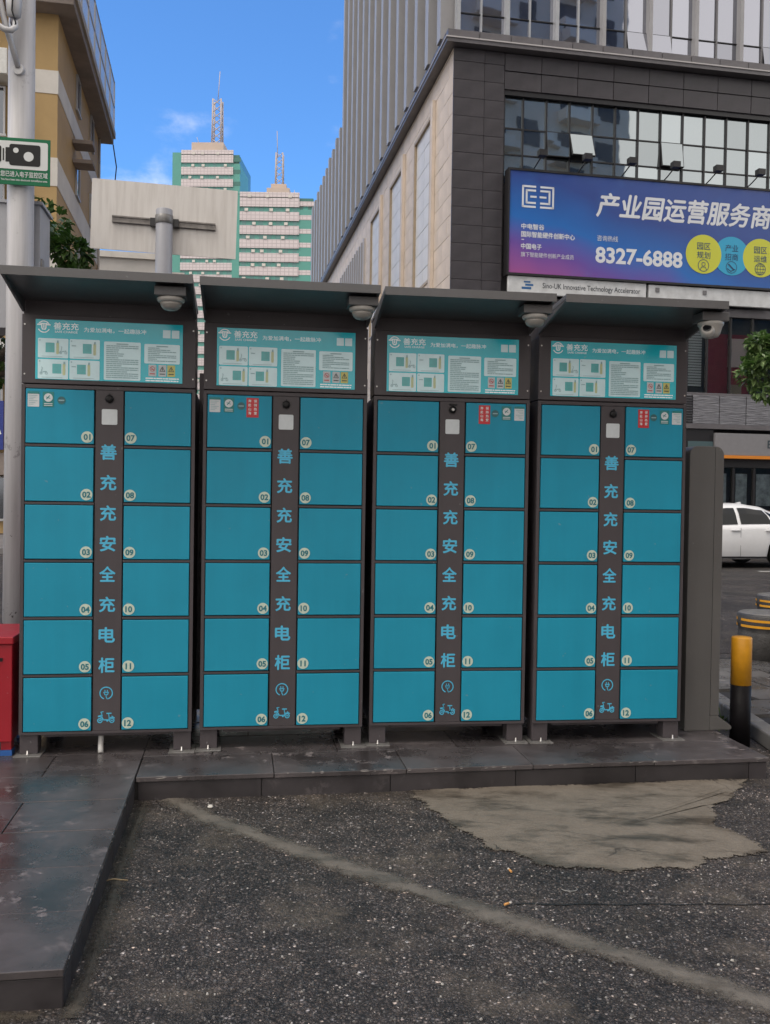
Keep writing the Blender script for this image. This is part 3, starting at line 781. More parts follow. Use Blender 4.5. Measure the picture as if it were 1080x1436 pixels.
# conduit under the first cabinet
e = MB().tube([(-1.48,4.86,PZ+.12),(-1.482,4.84,PZ+.07),(-1.475,4.81,PZ+.03),(-1.468,4.79,PZ-.002)], .014, 10).build('conduit', mat('conduit_plastic', (.55,.54,.52), .4, var=.15, vscale=40))
tag(e, 'short white plastic conduit under the leftmost cabinet', 'conduit')

# ------------------------------------------------------------------ red box
RED = paint_material('red_paint', (0.30, 0.006, 0.016), 0.34, 0.15)
e = empty('red_box', (-1.893, 4.695, PZ), R(9.0), 'red metal box with a lid, left of the leftmost cabinet', 'box')
MB().box(-.62, -.004, 0, .46, .075, .575).build('body', RED, e, bevel=.004)
MB().box(-.632, .004, -.014, .475, .578, .618).build('lid', RED, e, bevel=.006)
hs = MB().box(-.20, -.05, -.003, .002, .490, .508).build('handle_slot', BLACKP, e)
h = MB(); stroke(h, [(-.19,.48),(-.17,.462),(-.13,.454),(-.10,.458),(-.07,.47),(-.055,.482)], .006)
h.build('handle_rim', RED, hs, loc=(0,-.003,0))
for x in (-.60, -.06):
    for yy in (.02, .38):
        l = MB().box(x, x+.05, yy, yy+.06, .030, .0735).build('foot', RED, e)
        MB().box(x-.004, x+.054, yy-.004, yy+.064, 0, .029).build('foot_pad', mat('blue_pad', (.02,.10,.34), .5), l)

# ------------------------------------------------------------------ grey kiosk standing right of the cabinets
KI = paint_material('kiosk_paint', (0.105, 0.100, 0.096), 0.42, 0.12)
e = empty('grey_kiosk', (1.795, 5.43, PZ), R(9.5), 'slim grey metal kiosk with rounded top, right of the rightmost cabinet', 'kiosk')
def round_prof(x0, x1, z0, z1, r, y, left=True):
    pts = [(x0, y, z0), (x1, y, z0)]
    for k in range(7): t = R(90*k/6); pts.append((x1 - r + r*math.cos(t), y, z1 - r + r*math.sin(t)))
    if left:
        for k in range(7): t = R(90 + 90*k/6); pts.append((x0 + r + r*math.cos(t), y, z1 - r + r*math.sin(t)))
    else: pts.append((x0, y, z1))
    return pts
MB().prism([(x, y, z) for x, y, z in round_prof(0, .160, 0.0, 1.690, .035, 0)][:2] + [(.160, 0, 1.690)] + [(0 + .05 - .05*math.sin(R(90*k/6)), 0, 1.64 + .05*math.cos(R(90*k/6))) for k in range(7)], (0, .72, 0), True).build('body', KI, e, bevel=.003)
MB().prism(round_prof(.1635, .218, .085, 1.690, .052, .002, False), (0, .716, 0), True).build('front_bezel', KI, e, bevel=.003)
MB().box(.1602, .1633, .006, .71, .09, 1.68).build('seam', DARK, e)
MB().prism([(.161,.0,.001),(.30,.0,.001),(.302,0,.014),(.300,.0,.022),(.215,.0,.083),(.161,.0,.083)], (0,.72,0)).build('foot_flare', KI, e, bevel=.003)
MB().box(.2182, .2195, .06, .66, .35, 1.62).build('display', mat('kiosk_display', (.015,.016,.018), .12), e)

# ------------------------------------------------------------------ bollards
YB = mat('yellow_paint', (0.58, 0.265, 0.012), 0.42, var=0.16, vscale=9, bump=0.06, bscale=50)
BB = mat('black_paint', (0.007, 0.006, 0.007), 0.5, spec=.12, var=0.3, vscale=12, bump=0.12, bscale=40)
e = empty('post_bollard', (2.170, 5.55, 0), 0, 'yellow and black steel post bollard at the platform end', 'bollard')
MB().lathe([(.0595, 0), (.0595, .375)], 32).build('post', BB, e)
MB().lathe([(.060, .3755), (.060, .655), (.057, .662), (.03, .666), (.002, .667)], 32).build('cap_tube', YB, e)
STB = mat('stone_bollard', (0.045, 0.042, 0.040), 0.5, var=0.45, vscale=9, bump=0.5, bscale=70, rvar=.15)
STT = mat('stone_bollard_top', (0.14, 0.135, 0.13), 0.35, var=0.25, vscale=14, bump=0.2, bscale=60)
for x, y, lab in ((3.50, 8.35, 'nearer round black concrete bollard with two yellow bands'), (4.32, 9.95, 'farther round black concrete bollard with two yellow bands')):
    e = empty('concrete_bollard', (x, y, 0.0), 0, lab, 'bollard', 'round concrete bollards along the road')
    MB().lathe([(.262,0),(.258,.30),(.25,.33),(.264,.35),(.266,.455),(.258,.468)], 40).build('drum', STB, e)
    MB().lathe([(.257,.4682),(.245,.478),(.12,.481),(.002,.482)], 40).build('top', STT, e)
    for z in (.365, .418):
        for k, (a0, a1) in enumerate(((-170, -60), (-50, 40), (50, 175))):
            b = MB()
            for s in range(14):
                t0, t1 = R(a0 + (a1-a0)*s/14), R(a0 + (a1-a0)*(s+1)/14)
                r0 = .2685
                b.poly([(r0*math.cos(t0),r0*math.sin(t0),z-.011),(r0*math.cos(t1),r0*math.sin(t1),z-.011),(r0*math.cos(t1),r0*math.sin(t1),z+.011),(r0*math.cos(t0),r0*math.sin(t0),z+.011)], True)
            b.build('yellow_band', YB, e)

# ------------------------------------------------------------------ litter
BUTT = mat('cigarette_filter', (.55,.27,.08), .7, var=.2, vscale=200); PAPERM = mat('cigarette_paper', (.6,.56,.5), .7)
for x, y, a, lab in ((.515,3.609,105,'orange cigarette butt on the asphalt between patch and cement smear'),(.467,3.31,35,'pale cigarette butt on the cement smear')):
    e = empty('cigarette_butt', (x, y, .0105), R(a), lab, 'cigarette butt', 'litter on the asphalt')
    MB().lathe([(.0042,-.016),(.0045,.006)], 10, axis='X').build('filter', BUTT, e); MB().lathe([(.0042,.0062),(.0040,.016)], 10, axis='X').build('paper', PAPERM, e)
o = MB().tube([(-1.045,3.455,.006),(-1.01,3.468,.011),(-.955,3.472,.005)], .0032, 6, .002).build('twig', mat('dry_straw', (.32,.25,.15), .8)); tag(o, 'pale dry straw lying beside the slate platform arm', 'twig')
o = MB().lathe([(.011,0),(.014,.004),(.009,.011),(.002,.012)], 7, (-.80,4.30,.004), smooth=False).build('pebble', mat('white_pebble', (.6,.57,.52), .7)); tag(o, 'single white pebble near the platform inner corner', 'pebble')
b = MB(); b.tube([(.72 + .03*math.cos(R(t)), 3.46 + .022*math.sin(R(t)), .004) for t in range(190, 400, 15)], .0012, 5)
tag(b.build('wire_scrap', mat('pale_wire', (.3,.3,.29), .5)), 'bent scrap of thin pale wire on the asphalt', 'wire')
# dry asphalt joint
b = MB(); pts = [(.49 + k*.06, 3.325 + .006*math.sin(k*1.7) + .002*k, .0022) for k in range(20)]
for p, q in zip(pts[:-1], pts[1:]): b.poly([(p[0],p[1]-.004,p[2]),(q[0],q[1]-.004,q[2]),(q[0],q[1]+.003,q[2]),(p[0],p[1]+.003,p[2])])
tag(b.build('asphalt_joint', mat('joint_tar', (.012,.011,.011), .5)), kind='structure')
#PART3
# ================================================================== commercial building on the corner
DPAN = mat('dark_stone', (0.046, 0.041, 0.047), 0.42, var=0.34, vscale=1.3, bump=0.08, bscale=30, rvar=.08)
DBASE = mat('dark_joint', (0.026, 0.023, 0.027), 0.7)
BEIGE = mat('beige_stone', (0.58, 0.495, 0.42), 0.6, var=0.14, vscale=0.9, bump=0.08, bscale=40)
BJOINT = mat('beige_joint', (0.26, 0.215, 0.18), 0.8)
TAN = mat('tan_trim', (0.36, 0.285, 0.20), 0.5, var=0.12, vscale=2)
INFILL = mat('pale_infill', (0.60, 0.585, 0.57), 0.45, var=0.10, vscale=1.2)
FINM = mat('grey_fin', (0.32, 0.315, 0.325), 0.45, var=0.10, vscale=0.8)
FIND = mat('grey_fin_dark', (0.16, 0.157, 0.165), 0.5, var=0.1, vscale=0.8)
FINW = mat('pale_mullion', (0.42, 0.43, 0.45), 0.35, var=0.08, metal=.3)
BLACKF = mat('black_frame', (0.014, 0.013, 0.015), 0.4)
GLASS = facade_glass('facade_glass', (0.36, 0.40, 0.42)); GLASSD = facade_glass('dark_facade_glass', (0.10, 0.10, 0.11), .12, .01)
GLASSU = facade_glass('tower_glass', (0.35, 0.36, 0.41))
LEDGE = mat('ledge_metal', (0.12, 0.112, 0.12), 0.4, var=.15, vscale=2)
LEDGEL = mat('ledge_trim', (0.42, 0.40, 0.40), 0.4)
CB = empty('corner_building', (1.896, 28.4, 0), ANG, 'dark stone office building with beige side wall and grey finned tower', 'building')
XR, YB_ = 15.0, 40.0
rr = random.Random(11)
# masses
MB().box(.35, 30, .45, 39, .0, 15.28).build('podium_wall', DBASE, CB)
MB().box(.45, 30, .25, 23.8, 15.28, 52).build('tower_wall', FIND, CB)
MB().box(.55, 30, 23.81, 39.4, 15.28, 21.6).build('rear_wing_wall', FIND, CB)
MB().box(.30, .345, .06, 39, 0, 15.28).build('side_wall_backing', BJOINT, CB)
# dark stone panels of the street front
def panel(x0, x1, z0, z1, m=DPAN, name='stone_panel', y0=0.0, t=.05, par=None):
    w, h = round(x1-x0, 3), round(z1-z0, 3)
    me = cached(('dp', w, h, t), lambda: MB().box(0, w, 0, t, 0, h).mesh(name))
    return obj(name, me, m, par or CB, loc=(x0, y0 + rr.uniform(-.004, .004), z0))
J = .012
MB().box(.06, 1.66, .06, .44, 0, 15.27).build('corner_pier', DBASE, CB)
z = 1.0
while z < 15.2:
    h = min(.555, 15.27 - z)
    panel(.0, .98, z, z + h - J); panel(.98 + J, 1.62, z, z + h - J, y0=.012)
    z += .555
MB().box(1.66, XR, .07, .44, 14.12, 15.27).build('lintel_wall', DBASE, CB)
for z0, z1 in ((14.16, 14.70), (14.72, 15.24)):
    x = 1.64
    while x < XR: panel(x, min(x + 1.18, XR), z0, z1, y0=.02 if z1 < 15 else 0.0); x += 1.2
# podium curtain wall
cols = [1.68, 2.30, 3.07, 3.84, 4.61, 5.38, 6.16, 6.94, 7.71, 8.48, 9.25, 10.03, 10.80, 11.57, 12.34, 13.1]
rows_ = [11.30, 12.21, 13.02, 14.0]
OPEN = {(2, 1): 9, (3, 1): 22, (7, 1): 10}
for i in range(len(cols)-1):
    for j in range(3):
        x0, x1, z0, z1 = cols[i]+.025, cols[i+1]-.025, rows_[j]+.02, rows_[j+1]-.02
        w, h = round(x1-x0, 3), round(z1-z0, 3)
        me = cached(('pane', w, h), lambda: MB().box(0, w, 0, .02, -h, 0).mesh('window_pane'))
        op = OPEN.get((i, j))
        if op:
            fo = obj('open_window', cached(('opw', w, h), lambda: MB().box(-.02,w+.02,-.02,.045,-h-.02,-h+.03).box(-.02,.02,-.02,.045,-h+.03,-.02).box(w-.02,w+.02,-.02,.045,-h+.03,-.02).mesh('open_window')), BLACKF, CB, loc=(x0, .16, z1), rot=(R(-op), 0, 0))
            obj('pane', me, GLASS, fo, loc=(0, -.021, 0))
            MB().box(x0, x1, .35, .36, z0, z1).build('opening', BLACKF, CB)
        else:
            obj('window_pane', me, GLASS, CB, loc=(x0, .20, z1), rot=(rr.uniform(-.004,.004), 0, rr.uniform(-.006,.006)))
for x in cols: MB().box(x-.025, x+.025, .14, .24, 11.3, 14.0).build('mullion', BLACKF, CB)
for z in rows_[1:-1]: MB().box(1.68, 13.1, .17, .235, z-.02, z+.02).build('transom', BLACKF, CB)
MB().box(1.66, 13.2, .06, .30, 14.0, 14.118).build('window_head', BLACKF, CB)
# ledge between podium and tower, both fronts
MB().box(-.30, XR, -.30, .44, 15.28, 15.40).box(-.30, .44, .441, 39.4, 15.28, 15.40).build('ledge', LEDGE, CB)
MB().box(-.33, XR, -.33, -.285, 15.40, 15.44).box(-.33, -.285, -.284, 39.4, 15.40, 15.44).build('ledge_trim', LEDGEL, CB)
x = -.26
while x < XR:
    panel(x, x + .98, 15.445, 15.67, LEDGE, 'ledge_panel', -.27, .3); x += 1.0
y_ = .06
while y_ < 39:
    obj('ledge_panel', cached('lps', lambda: MB().box(0, .3, 0, 1.48, 0, .225).mesh('ledge_panel')), LEDGE, CB, loc=(-.27, y_, 15.445)); y_ += 1.5
# tower street front
tc_ = [.10, .87, 1.67, 2.44, 3.27, 4.04, 4.83, 5.64, 6.40, 7.19, 7.99, 8.78, 9.57, 10.40, 11.2, 12.0, 12.8]
tz = [15.70, 16.38, 18.05, 19.0, 20.6]
for i in range(len(tc_)-1):
    for j in range(4):
        x0, x1, z0, z1 = tc_[i]+.03, tc_[i+1]-.03, tz[j]+.015, tz[j+1]-.015
        w, h = round(x1-x0, 3), round(z1-z0, 3)
        me = cached(('pane', w, h), lambda: MB().box(0, w, 0, .02, -h, 0).mesh('window_pane'))
        op = 12 if (i, j) in ((7, 0), (8, 0), (13, 0)) else 0
        obj('window_pane', me, GLASSU, CB, loc=(x0, .06 if op else .12, z1), rot=(R(-op) + rr.uniform(-.004,.004), 0, rr.uniform(-.006,.006)))
for i, x in enumerate(tc_):
    if i % 2 == 0: MB().box(x-.06, x+.06, -.12, .16, 15.68, 21).build('fin', FINM if i > 5 else FINW, CB)
    else: MB().box(x-.025, x+.025, .05, .16, 15.68, 21).build('mullion', FINW if i < 6 else FIND, CB)
for z in tz[1:]: MB().box(.1, 12.8, .085, .15, z-.015, z+.015).build('transom', BLACKF, CB)
MB().box(-.1, 14, -.02, .24, 21.0, 52).build('upper_front', GLASSU, CB)
# side wall of beige stone with tall recessed bays
bays = [(2.75, 5.5, 8.75, 14.35), (7.62, 10.25, 8.75, 14.32), (12.42, 15.0, 8.75, 14.3), (16.5, 25.5, 7.5, 13.9)]
def in_bay(y0, y1, z0, z1):
    for a, b_, c, d in bays:
        if y1 > a and y0 < b_ and z1 > c and z0 < d: return True
    return False
pr_, pl_ = .62, 1.15
big = []; z = 4.0; k = 0
while z < 15.2:
    z1 = min(z + pr_, 15.26); y_ = 0.0 - (pl_/2 if k % 2 else 0)
    while y_ < 38.5:
        a, b_ = max(y_, 0.0), y_ + pl_
        a = max(a, .056); segs = [(a, b_, z, z1)]
        for (A_, B_, C_, D_) in bays:
            out = []
            for (p, q, u, v) in segs:
                if q <= A_ or p >= B_ or v <= C_ or u >= D_: out.append((p, q, u, v)); continue
                if p < A_: out.append((p, A_, u, v))
                if q > B_: out.append((B_, q, u, v))
                if v > D_: out.append((max(p, A_), min(q, B_), D_, v))
                if u < C_: out.append((max(p, A_), min(q, B_), u, C_))
            segs = out
        big += [s for s in segs if s[1]-s[0] > .06 and s[3]-s[2] > .05]
        y_ += pl_
    z += pr_; k += 1
big.sort(key=lambda s: s[0] - (100 if s[2] > 7 else 0))
def sp_mesh(b, s): return b.box(0, .28, s[0] + .004, s[1] - .004, s[2] + .004, s[3] - .004)
for s in big[:290]:
    w, h = round(s[1]-s[0]-.014, 3), round(s[3]-s[2]-.014, 3)
    me = cached(('bs', w, h), lambda: MB().box(0, .28, 0, w, 0, h).mesh('stone_panel'))
    obj('stone_panel', me, BEIGE, CB, loc=(rr.uniform(-.004,.003), s[0] + .008, s[2] + .008))
if len(big) > 290:
    b = MB()
    for s in big[290:]: sp_mesh(b, s)
    tag(b.build('far_stone_panels', BEIGE, CB), kind='stuff')
MB().box(-.003, .048, .001, 38.9, 0.5, 3.98).build('side_base', BEIGE, CB)
for (a, b_, c, d) in bays[:3]:
    # reveal, infill panels, projecting fin
    MB().box(.08, .28, a, b_, c, d).build('bay_back', BJOINT, CB)
    n = 8
    for q in range(n):
        for s in range(2):
            z0 = c + (d-c)*q/n; z1 = c + (d-c)*(q+1)/n - .02; y0 = a + .12 + (b_-a-.24)*s/2; y1 = y0 + (b_-a-.24)/2 - .02
            obj('infill_panel', cached(('ip', round(y1-y0,3), round(z1-z0,3)), lambda: MB().box(0, .02, 0, y1-y0, 0, z1-z0).mesh('infill_panel')), INFILL, CB, loc=(.055 + rr.uniform(-.002,.002), y0, z0))
    MB().box(-.03, .28, a + .001, a + .11, c, d).build('bay_frame', TAN, CB); MB().box(-.03, .28, b_ - .11, b_ - .001, c, d).build('bay_frame', TAN, CB)
    MB().box(-.03, .28, a + .111, b_ - .111, d - .11, d - .001).build('bay_frame', TAN, CB); MB().box(-.03, .28, a + .111, b_ - .111, c + .001, c + .1).build('bay_frame', TAN, CB)
    MB().box(-.12, -.008, a - .50, a - .22, c - 1.5, d + .24).build('pilaster', BEIGE, CB); MB().box(-.09, -.008, a - .219, a - .04, c - 1.5, d + .20).build('pilaster', TAN, CB)
a, b_, c, d = bays[3]
MB().box(.28, .298, a, b_, c, d).build('bay_back', GLASSD, CB)
for q in range(12):
    y0 = a + (b_-a)*q/12; MB().box(-.10, .05, y0, y0 + .16, c, d).build('bay_louvre', LEDGEL, CB)
# tower side fins and glass strips
y_ = .42; k = 0
fin_me = MB().box(-.34, .44, 0, .46, 15.68, 50).mesh('fin'); fin2_me = MB().box(-.16, .44, 0, .22, 15.68, 50).mesh('fin')
gl_me = MB().box(.30, .33, 0, .98, 15.68, 50).mesh('window_strip')
tr_me = MB().box(.22, .295, 0, .98, 0, .07).mesh('transom'); sp_me2 = MB().box(.24, .29, 0, .98, 0, .9).mesh('spandrel')
while y_ < 23.3:
    obj('fin', fin_me, FINM, CB, loc=(0, y_, 0)); obj('fin', fin2_me, FIND, CB, loc=(0, y_ + .86, 0))
    obj('window_strip', gl_me, GLASSD, CB, loc=(0, y_ + .46, 0))
    for q in range(10):
        zz = 17.0 + q*2.1 + (.35 if k % 2 else 0)
        obj('transom', tr_me, FIND, CB, loc=(0, y_ + .46, zz))
    if rr.random() < .55:
        zz = 16.2 + 2.1*rr.randint(0, 5)
        ow = obj('open_window', cached('ows', lambda: MB().box(0, .03, 0, .40, -1.25, 0).mesh('open_window')), GLASSD, CB, loc=(.22, y_ + .46, zz + 1.3), rot=(0, R(18), 0))
    y_ += 1.70; k += 1
fin3 = MB().box(-.30, .54, 0, .5, 15.68, 22.2).mesh('fin'); gl3 = MB().box(.40, .43, 0, 1.1, 15.68, 21.7).mesh('window_strip')
while y_ < 39.2:
    obj('fin', fin3, FINM, CB, loc=(0, y_, rr.uniform(-.06, .06))); obj('window_strip', gl3, GLASSD, CB, loc=(0, y_ + .5, 0))
    y_ += 1.62
# lower street front: louvre, ribbed spandrels, first-floor windows, shopfront
def ribbed():
    g = NM('ribbed_panel')
    mpn = g.n('ShaderNodeMapping', {0: g.tc.outputs['Object'], 'Scale': (1.2, 1, 24)})
    wv = g.noise(1.6, 3, 0.5, mpn.outputs[0])
    g.link(g.mix(g.rng(wv, .35, .65), (.13,.13,.145,1), (.22,.22,.24,1)), g.b.inputs['Base Color']); g.b.inputs['Roughness'].default_value = .45; g.b.inputs['Metallic'].default_value = .3
    g.link(g.bump(wv, .8, .06), g.b.inputs['Normal']); return g.m
RIB = ribbed()
x = 2.40
while x < 14:
    MB().box(x + .012, x + .945, -.05, .10, 3.99, 4.92).build('spandrel_panel', RIB, CB, bevel=.01); x += .957
for k in range(11): MB().box(1.70, 2.38, -.04, .05, 4.0 + k*.084, 4.04 + k*.084).build('louvre_slat', FIND, CB)
for k in range(11): MB().box(7.90, 8.145, -.0705, -.0525, 4.0 + k*.084, 4.05 + k*.084).build('louvre_slat', BLACKF, CB)
MB().box(1.66, 14.5, -.12, .44, 3.83, 3.985).build('band_ledge', LEDGE, CB)
MB().box(1.66, 14.5, -.03, .44, 4.925, 5.0).build('window_sill', LEDGE, CB)
MB().box(1.66, 14.5, -.02, .44, 7.5, 7.76).build('window_head', LEDGE, CB)
MB().box(1.66, 14.5, .2, .44, 7.761, 11.29).build('billboard_wall', DBASE, CB)
CLG = clear_glass('shop_glass', (.86,.88,.88), .0)
wc = [1.7, 2.9, 4.1, 5.3, 6.5, 7.2, 7.98, 8.68, 9.51, 10.30, 11.1, 11.9, 12.7, 13.5]
for i in range(len(wc)-1):
    MB().box(wc[i]+.03, wc[i+1]-.03, .10, .115, 5.01, 7.49).build('window_pane', CLG, CB); MB().box(wc[i]-.03, wc[i]+.03, .05, .17, 5.005, 7.495).build('mullion', BLACKF, CB)
ROOMW = mat('room_wall', (.10,.10,.105), .7); MAROON = mat('maroon_board', (.34,.05,.07), .5, var=.15, vscale=2); PINKB = mat('pale_board', (.80,.64,.62), .5)
MB().box(1.7, 13.5, .43, .44, 5.01, 7.49).build('room_back', ROOMW, CB)
MB().box(8.78, 10.35, .34, .37, 5.05, 7.0).build('maroon_board', MAROON, CB); MB().box(9.56, 10.25, .30, .33, 5.92, 6.86).build('pale_board', PINKB, CB)
MB().box(9.62, 10.02, .2, .28, 5.02, 5.33).build('carton', mat('carton', (.38,.30,.22), .7), CB)
BL = mat('blind_white', (.8,.82,.83), .6)
for k in range(24): MB().box(8.02, 8.62, .30, .335, 5.25 + k*.088, 5.25 + k*.088 + .062).build('blind_slat', BL, CB)
# shopfront
SFG = mat('shop_fascia', (.20,.195,.205), .45, var=.06); ORG = mat('orange_trim', (.62,.21,.02), .45)
fs = MB().box(8.92, 14.0, -.16, .40, 2.985, 3.70).build('shop_fascia', SFG, CB, bevel=.01); letter('B', INKD, fs, (10.87, -.165, 3.37), h=.26, bold=.01)
MB().box(8.92, 14.0, -.20, .38, 2.885, 2.982).build('orange_trim', ORG, CB)
MB().box(1.66, 8.9, -.05, .44, 2.885, 3.828).build('dark_fascia', BLACKF, CB); MB().box(8.0, 8.88, -.075, -.052, 3.05, 3.42).build('dull_sign', mat('dull_teal', (.06,.10,.11), .4), CB)
xs = [1.7, 3.0, 4.3, 5.6, 6.9, 8.2, 9.0, 9.75, 10.5, 11.4, 12.4, 13.4]
for i in range(len(xs)-1):
    MB().box(xs[i]+.04, xs[i+1]-.04, .16, .175, .15, 2.6).build('shop_window', CLG, CB); MB().box(xs[i]-.04, xs[i]+.04, .1, .22, .0, 2.6).build('shop_post', BLACKF, CB)
    if i > 4:
        MB().box(xs[i]+.14, xs[i+1]-.2, .21, .225, 1.35, 2.4).build('poster', mat('poster_grey', (.50,.55,.58), .5, var=.5, vscale=4), CB)
        MB().box(xs[i]+.1, xs[i+1]-.06, .20, .26, .85, 1.20).build('shop_counter', mat('counter_wood', (.58,.27,.09), .5, var=.2), CB)
MB().box(1.66, 14, .05, .44, 2.6, 2.884).build('shop_head', BLACKF, CB)
# hanging white fascia under the billboard
GWH = mat('weathered_white', (.55,.56,.57), .5, var=.16, vscale=3)
def board_thing(name, label, x0, x1, z0, z1, y0, t, m):
    e = empty(name, (1.896 + math.cos(ANG)*x0, 28.4 + math.sin(ANG)*x0, 0), ANG, label, 'sign'); MB().box(0, x1-x0, y0, y0+t, z0, z1).build('board', m, e, bevel=.01); return e
e = board_thing('fascia_sign', 'white strip sign with a small blue logo and dark lettering below the billboard', 1.76, 6.33, 7.80, 8.34, -.30, .12, GWH)
letter('Sino-UK Innovative Technology Accelerator', mat('dark_letter', (.03,.035,.045), .5), e, (2.74, -.305, 8.06), w=3.25, h=.215, bold=.006)
b = MB(); stroke(b, [(-.16,-.10),(.10,-.10)], .07); stroke(b, [(-.05,.0),(.17,.0)], .06); stroke(b, [(-.10,.09),(.08,.09)], .05); b.build('logo', mat('blue_logo', (.03,.12,.30), .4), e, loc=(.62, -.305, 8.08))
e = board_thing('blank_fascia', 'blank weathered white strip sign below the right half of the billboard', 6.42, 10.83, 7.80, 8.32, -.30, .12, GWH)
for x in (.22, 1.85): MB().box(x, x+.13, -.325, -.302, 8.10, 8.23).build('fixing_plate', FIND, e)

# ------------------------------------------------------------------ billboard
def billboard_material():
    g = NM('billboard_print'); s = g.n('ShaderNodeSeparateXYZ', {0: g.tc.outputs['Object']})
    x = g.rng(s.outputs[0], 0, 10.5); z = g.rng(s.outputs[2], 8.4, 11.57)
    k = g.math('ADD', g.math('MULTIPLY', x, 0.75), g.math('MULTIPLY', z, 0.85))
    rp = g.t.nodes.new('ShaderNodeValToRGB'); g.link(g.math('ADD', k, g.math('MULTIPLY', g.math('SUBTRACT', g.noise(.35, 2), .5), .35)), rp.inputs[0])
    e = rp.color_ramp.elements; e[0].position = 0.02; e[0].color = (.34,.085,.27,1); e[1].position = .52; e[1].color = (.016,.135,.46,1)
    el = e.new(.27); el.color = (.14,.07,.33,1); el = e.new(.85); el.color = (.026,.06,.26,1); el = e.new(1.25 if False else 1.0); el.color = (.03,.07,.28,1)
    c = g.mix(g.rng(g.noise(.8, 3), .55, .8, 0, .3), rp.outputs[0], (.03,.16,.45,1))
    g.link(c, g.b.inputs['Base Color']); g.b.inputs['Roughness'].default_value = .32; return g.m
bx0 = 1.75
BBD = empty('billboard', (1.896 + math.cos(ANG)*bx0, 28.4 + math.sin(ANG)*bx0, 0), ANG, 'large blue and purple billboard with white Chinese lettering on the dark building', 'billboard')
MB().box(0, 10.6, -.34, .0, 8.42, 11.55).build('panel', billboard_material(), BBD)
MB().box(-.06, 10.66, -.37, .0, 11.552, 11.62).box(-.06, 10.66, -.37, .0, 8.35, 8.418).box(-.06, -.002, -.37, .0, 8.418, 11.552).build('frame', BLACKF, BBD)
BWH = mat('billboard_white', (.66,.68,.72), .4); y = -.347
b = MB()
for pts in ([(0,0),(0,.62),(.40,.62)], [(0,0),(.40,0)], [(.12,.12),(.12,.50),(.40,.50)], [(.12,.12),(.40,.12)], [(.26,.31),(.42,.31)], [(.58,.62),(.98,.62),(.98,0),(.58,0)], [(.58,.50),(.86,.50),(.86,.12),(.58,.12)], [(.56,.31),(.74,.31)]): stroke(b, pts, .06)
b.build('emblem', BWH, BBD, loc=(.42, y, 10.47))
letter('产业园运营服务商', BWH, BBD, (5.86, y, 10.70), w=6.05, h=.74, bold=.022, shear=.18)
letter('中电智谷', BWH, BBD, (.76, y, 9.86), w=.74, h=.17, bold=.02)
letter('国际智能硬件创新中心', BWH, BBD, (1.26, y, 9.62), w=1.74, h=.175, bold=.02)
MB().poly([(.40,0,0),(.48,0,0),(.48,0,.025),(.40,0,.025)]).build('dash', BWH, BBD, loc=(0, y, 9.44))
letter('中国电子', BWH, BBD, (.72, y, 9.25), w=.66, h=.17, bold=.02)
letter('旗下智能硬件创新产业成员', BWH, BBD, (1.25, y, 9.00), w=1.72, h=.15, bold=.0)
letter('咨询热线', BWH, BBD, (3.22, y, 9.66), w=.70, h=.18, bold=.0)
letter('8327-6888', BWH, BBD, (4.30, y, 9.14), w=2.95, h=.52, bold=.03)
CYE = mat('billboard_yellow', (.55,.56,.05), .4); CCY = mat('billboard_cyan', (.03,.34,.56), .4); CNV = mat('billboard_navy', (.02,.06,.14), .4)
for k, (cx, m_, a_, b2) in enumerate(((6.50, CYE, '园区', '规划'), (7.48, CCY, '产业', '招商'), (8.50, CYE, '园区', '运维'), (9.50, CCY, '', ''))):
    yy = y - .004*(1 if k % 2 == 0 else .4)
    d = disc(.62, 40).build('disc', m_, BBD, loc=(cx, yy, 9.38))
    if a_:
        letter(a_, CNV, d, (0, -.006, .25), w=.46, h=.22, bold=.004); letter(b2, CNV, d, (0, -.006, -.03), w=.46, h=.22, bold=.004)
        q = ring(.175, .195, 0, 360, 28)
        if k == 0: stroke(q, [(-.11,-.13),(-.06,-.05),(.06,-.05),(.11,-.13)], .02); rg = ring(.05,.07,0,360,16); i_ = len(q.v); q.v += [(x, yv, z+.04) for x,yv,z in rg.v]; q.f += [tuple(t+i_ for t in f_) for f_ in rg.f]; q.sm += rg.sm
        elif k == 1: stroke(q, [(-.10,.09),(.08,-.07)], .05); stroke(q, [(-.14,-.05),(-.02,-.13),(.12,-.06)], .03)
        else:
            stroke(q, [(-.19,0),(.19,0)], .016); stroke(q, [(0,-.19),(0,.19)], .016); stroke(q, [(-.16,.10),(.16,.10)], .014); stroke(q, [(-.16,-.10),(.16,-.10)], .014)
            stroke(q, [(0,.19),(-.09,.1),(-.11,0),(-.09,-.1),(0,-.19)], .014); stroke(q, [(0,.19),(.09,.1),(.11,0),(.09,-.1),(0,-.19)], .014)
        q.build('disc_symbol', CNV, d, loc=(0, -.006, -.36))
for k in range(7):
    x = .76 + 1.45*k
    a_ = MB().tube([(x - .02, -.02, 11.56), (x + .02, -.5, 11.70), (x + .05, -.95, 11.86)], .022, 6).build('light_arm', BLACKF, BBD)
    MB().box(x - .09, x + .15, -1.08, -.86, 11.80, 11.98).build('floodlight', BLACKF, a_)

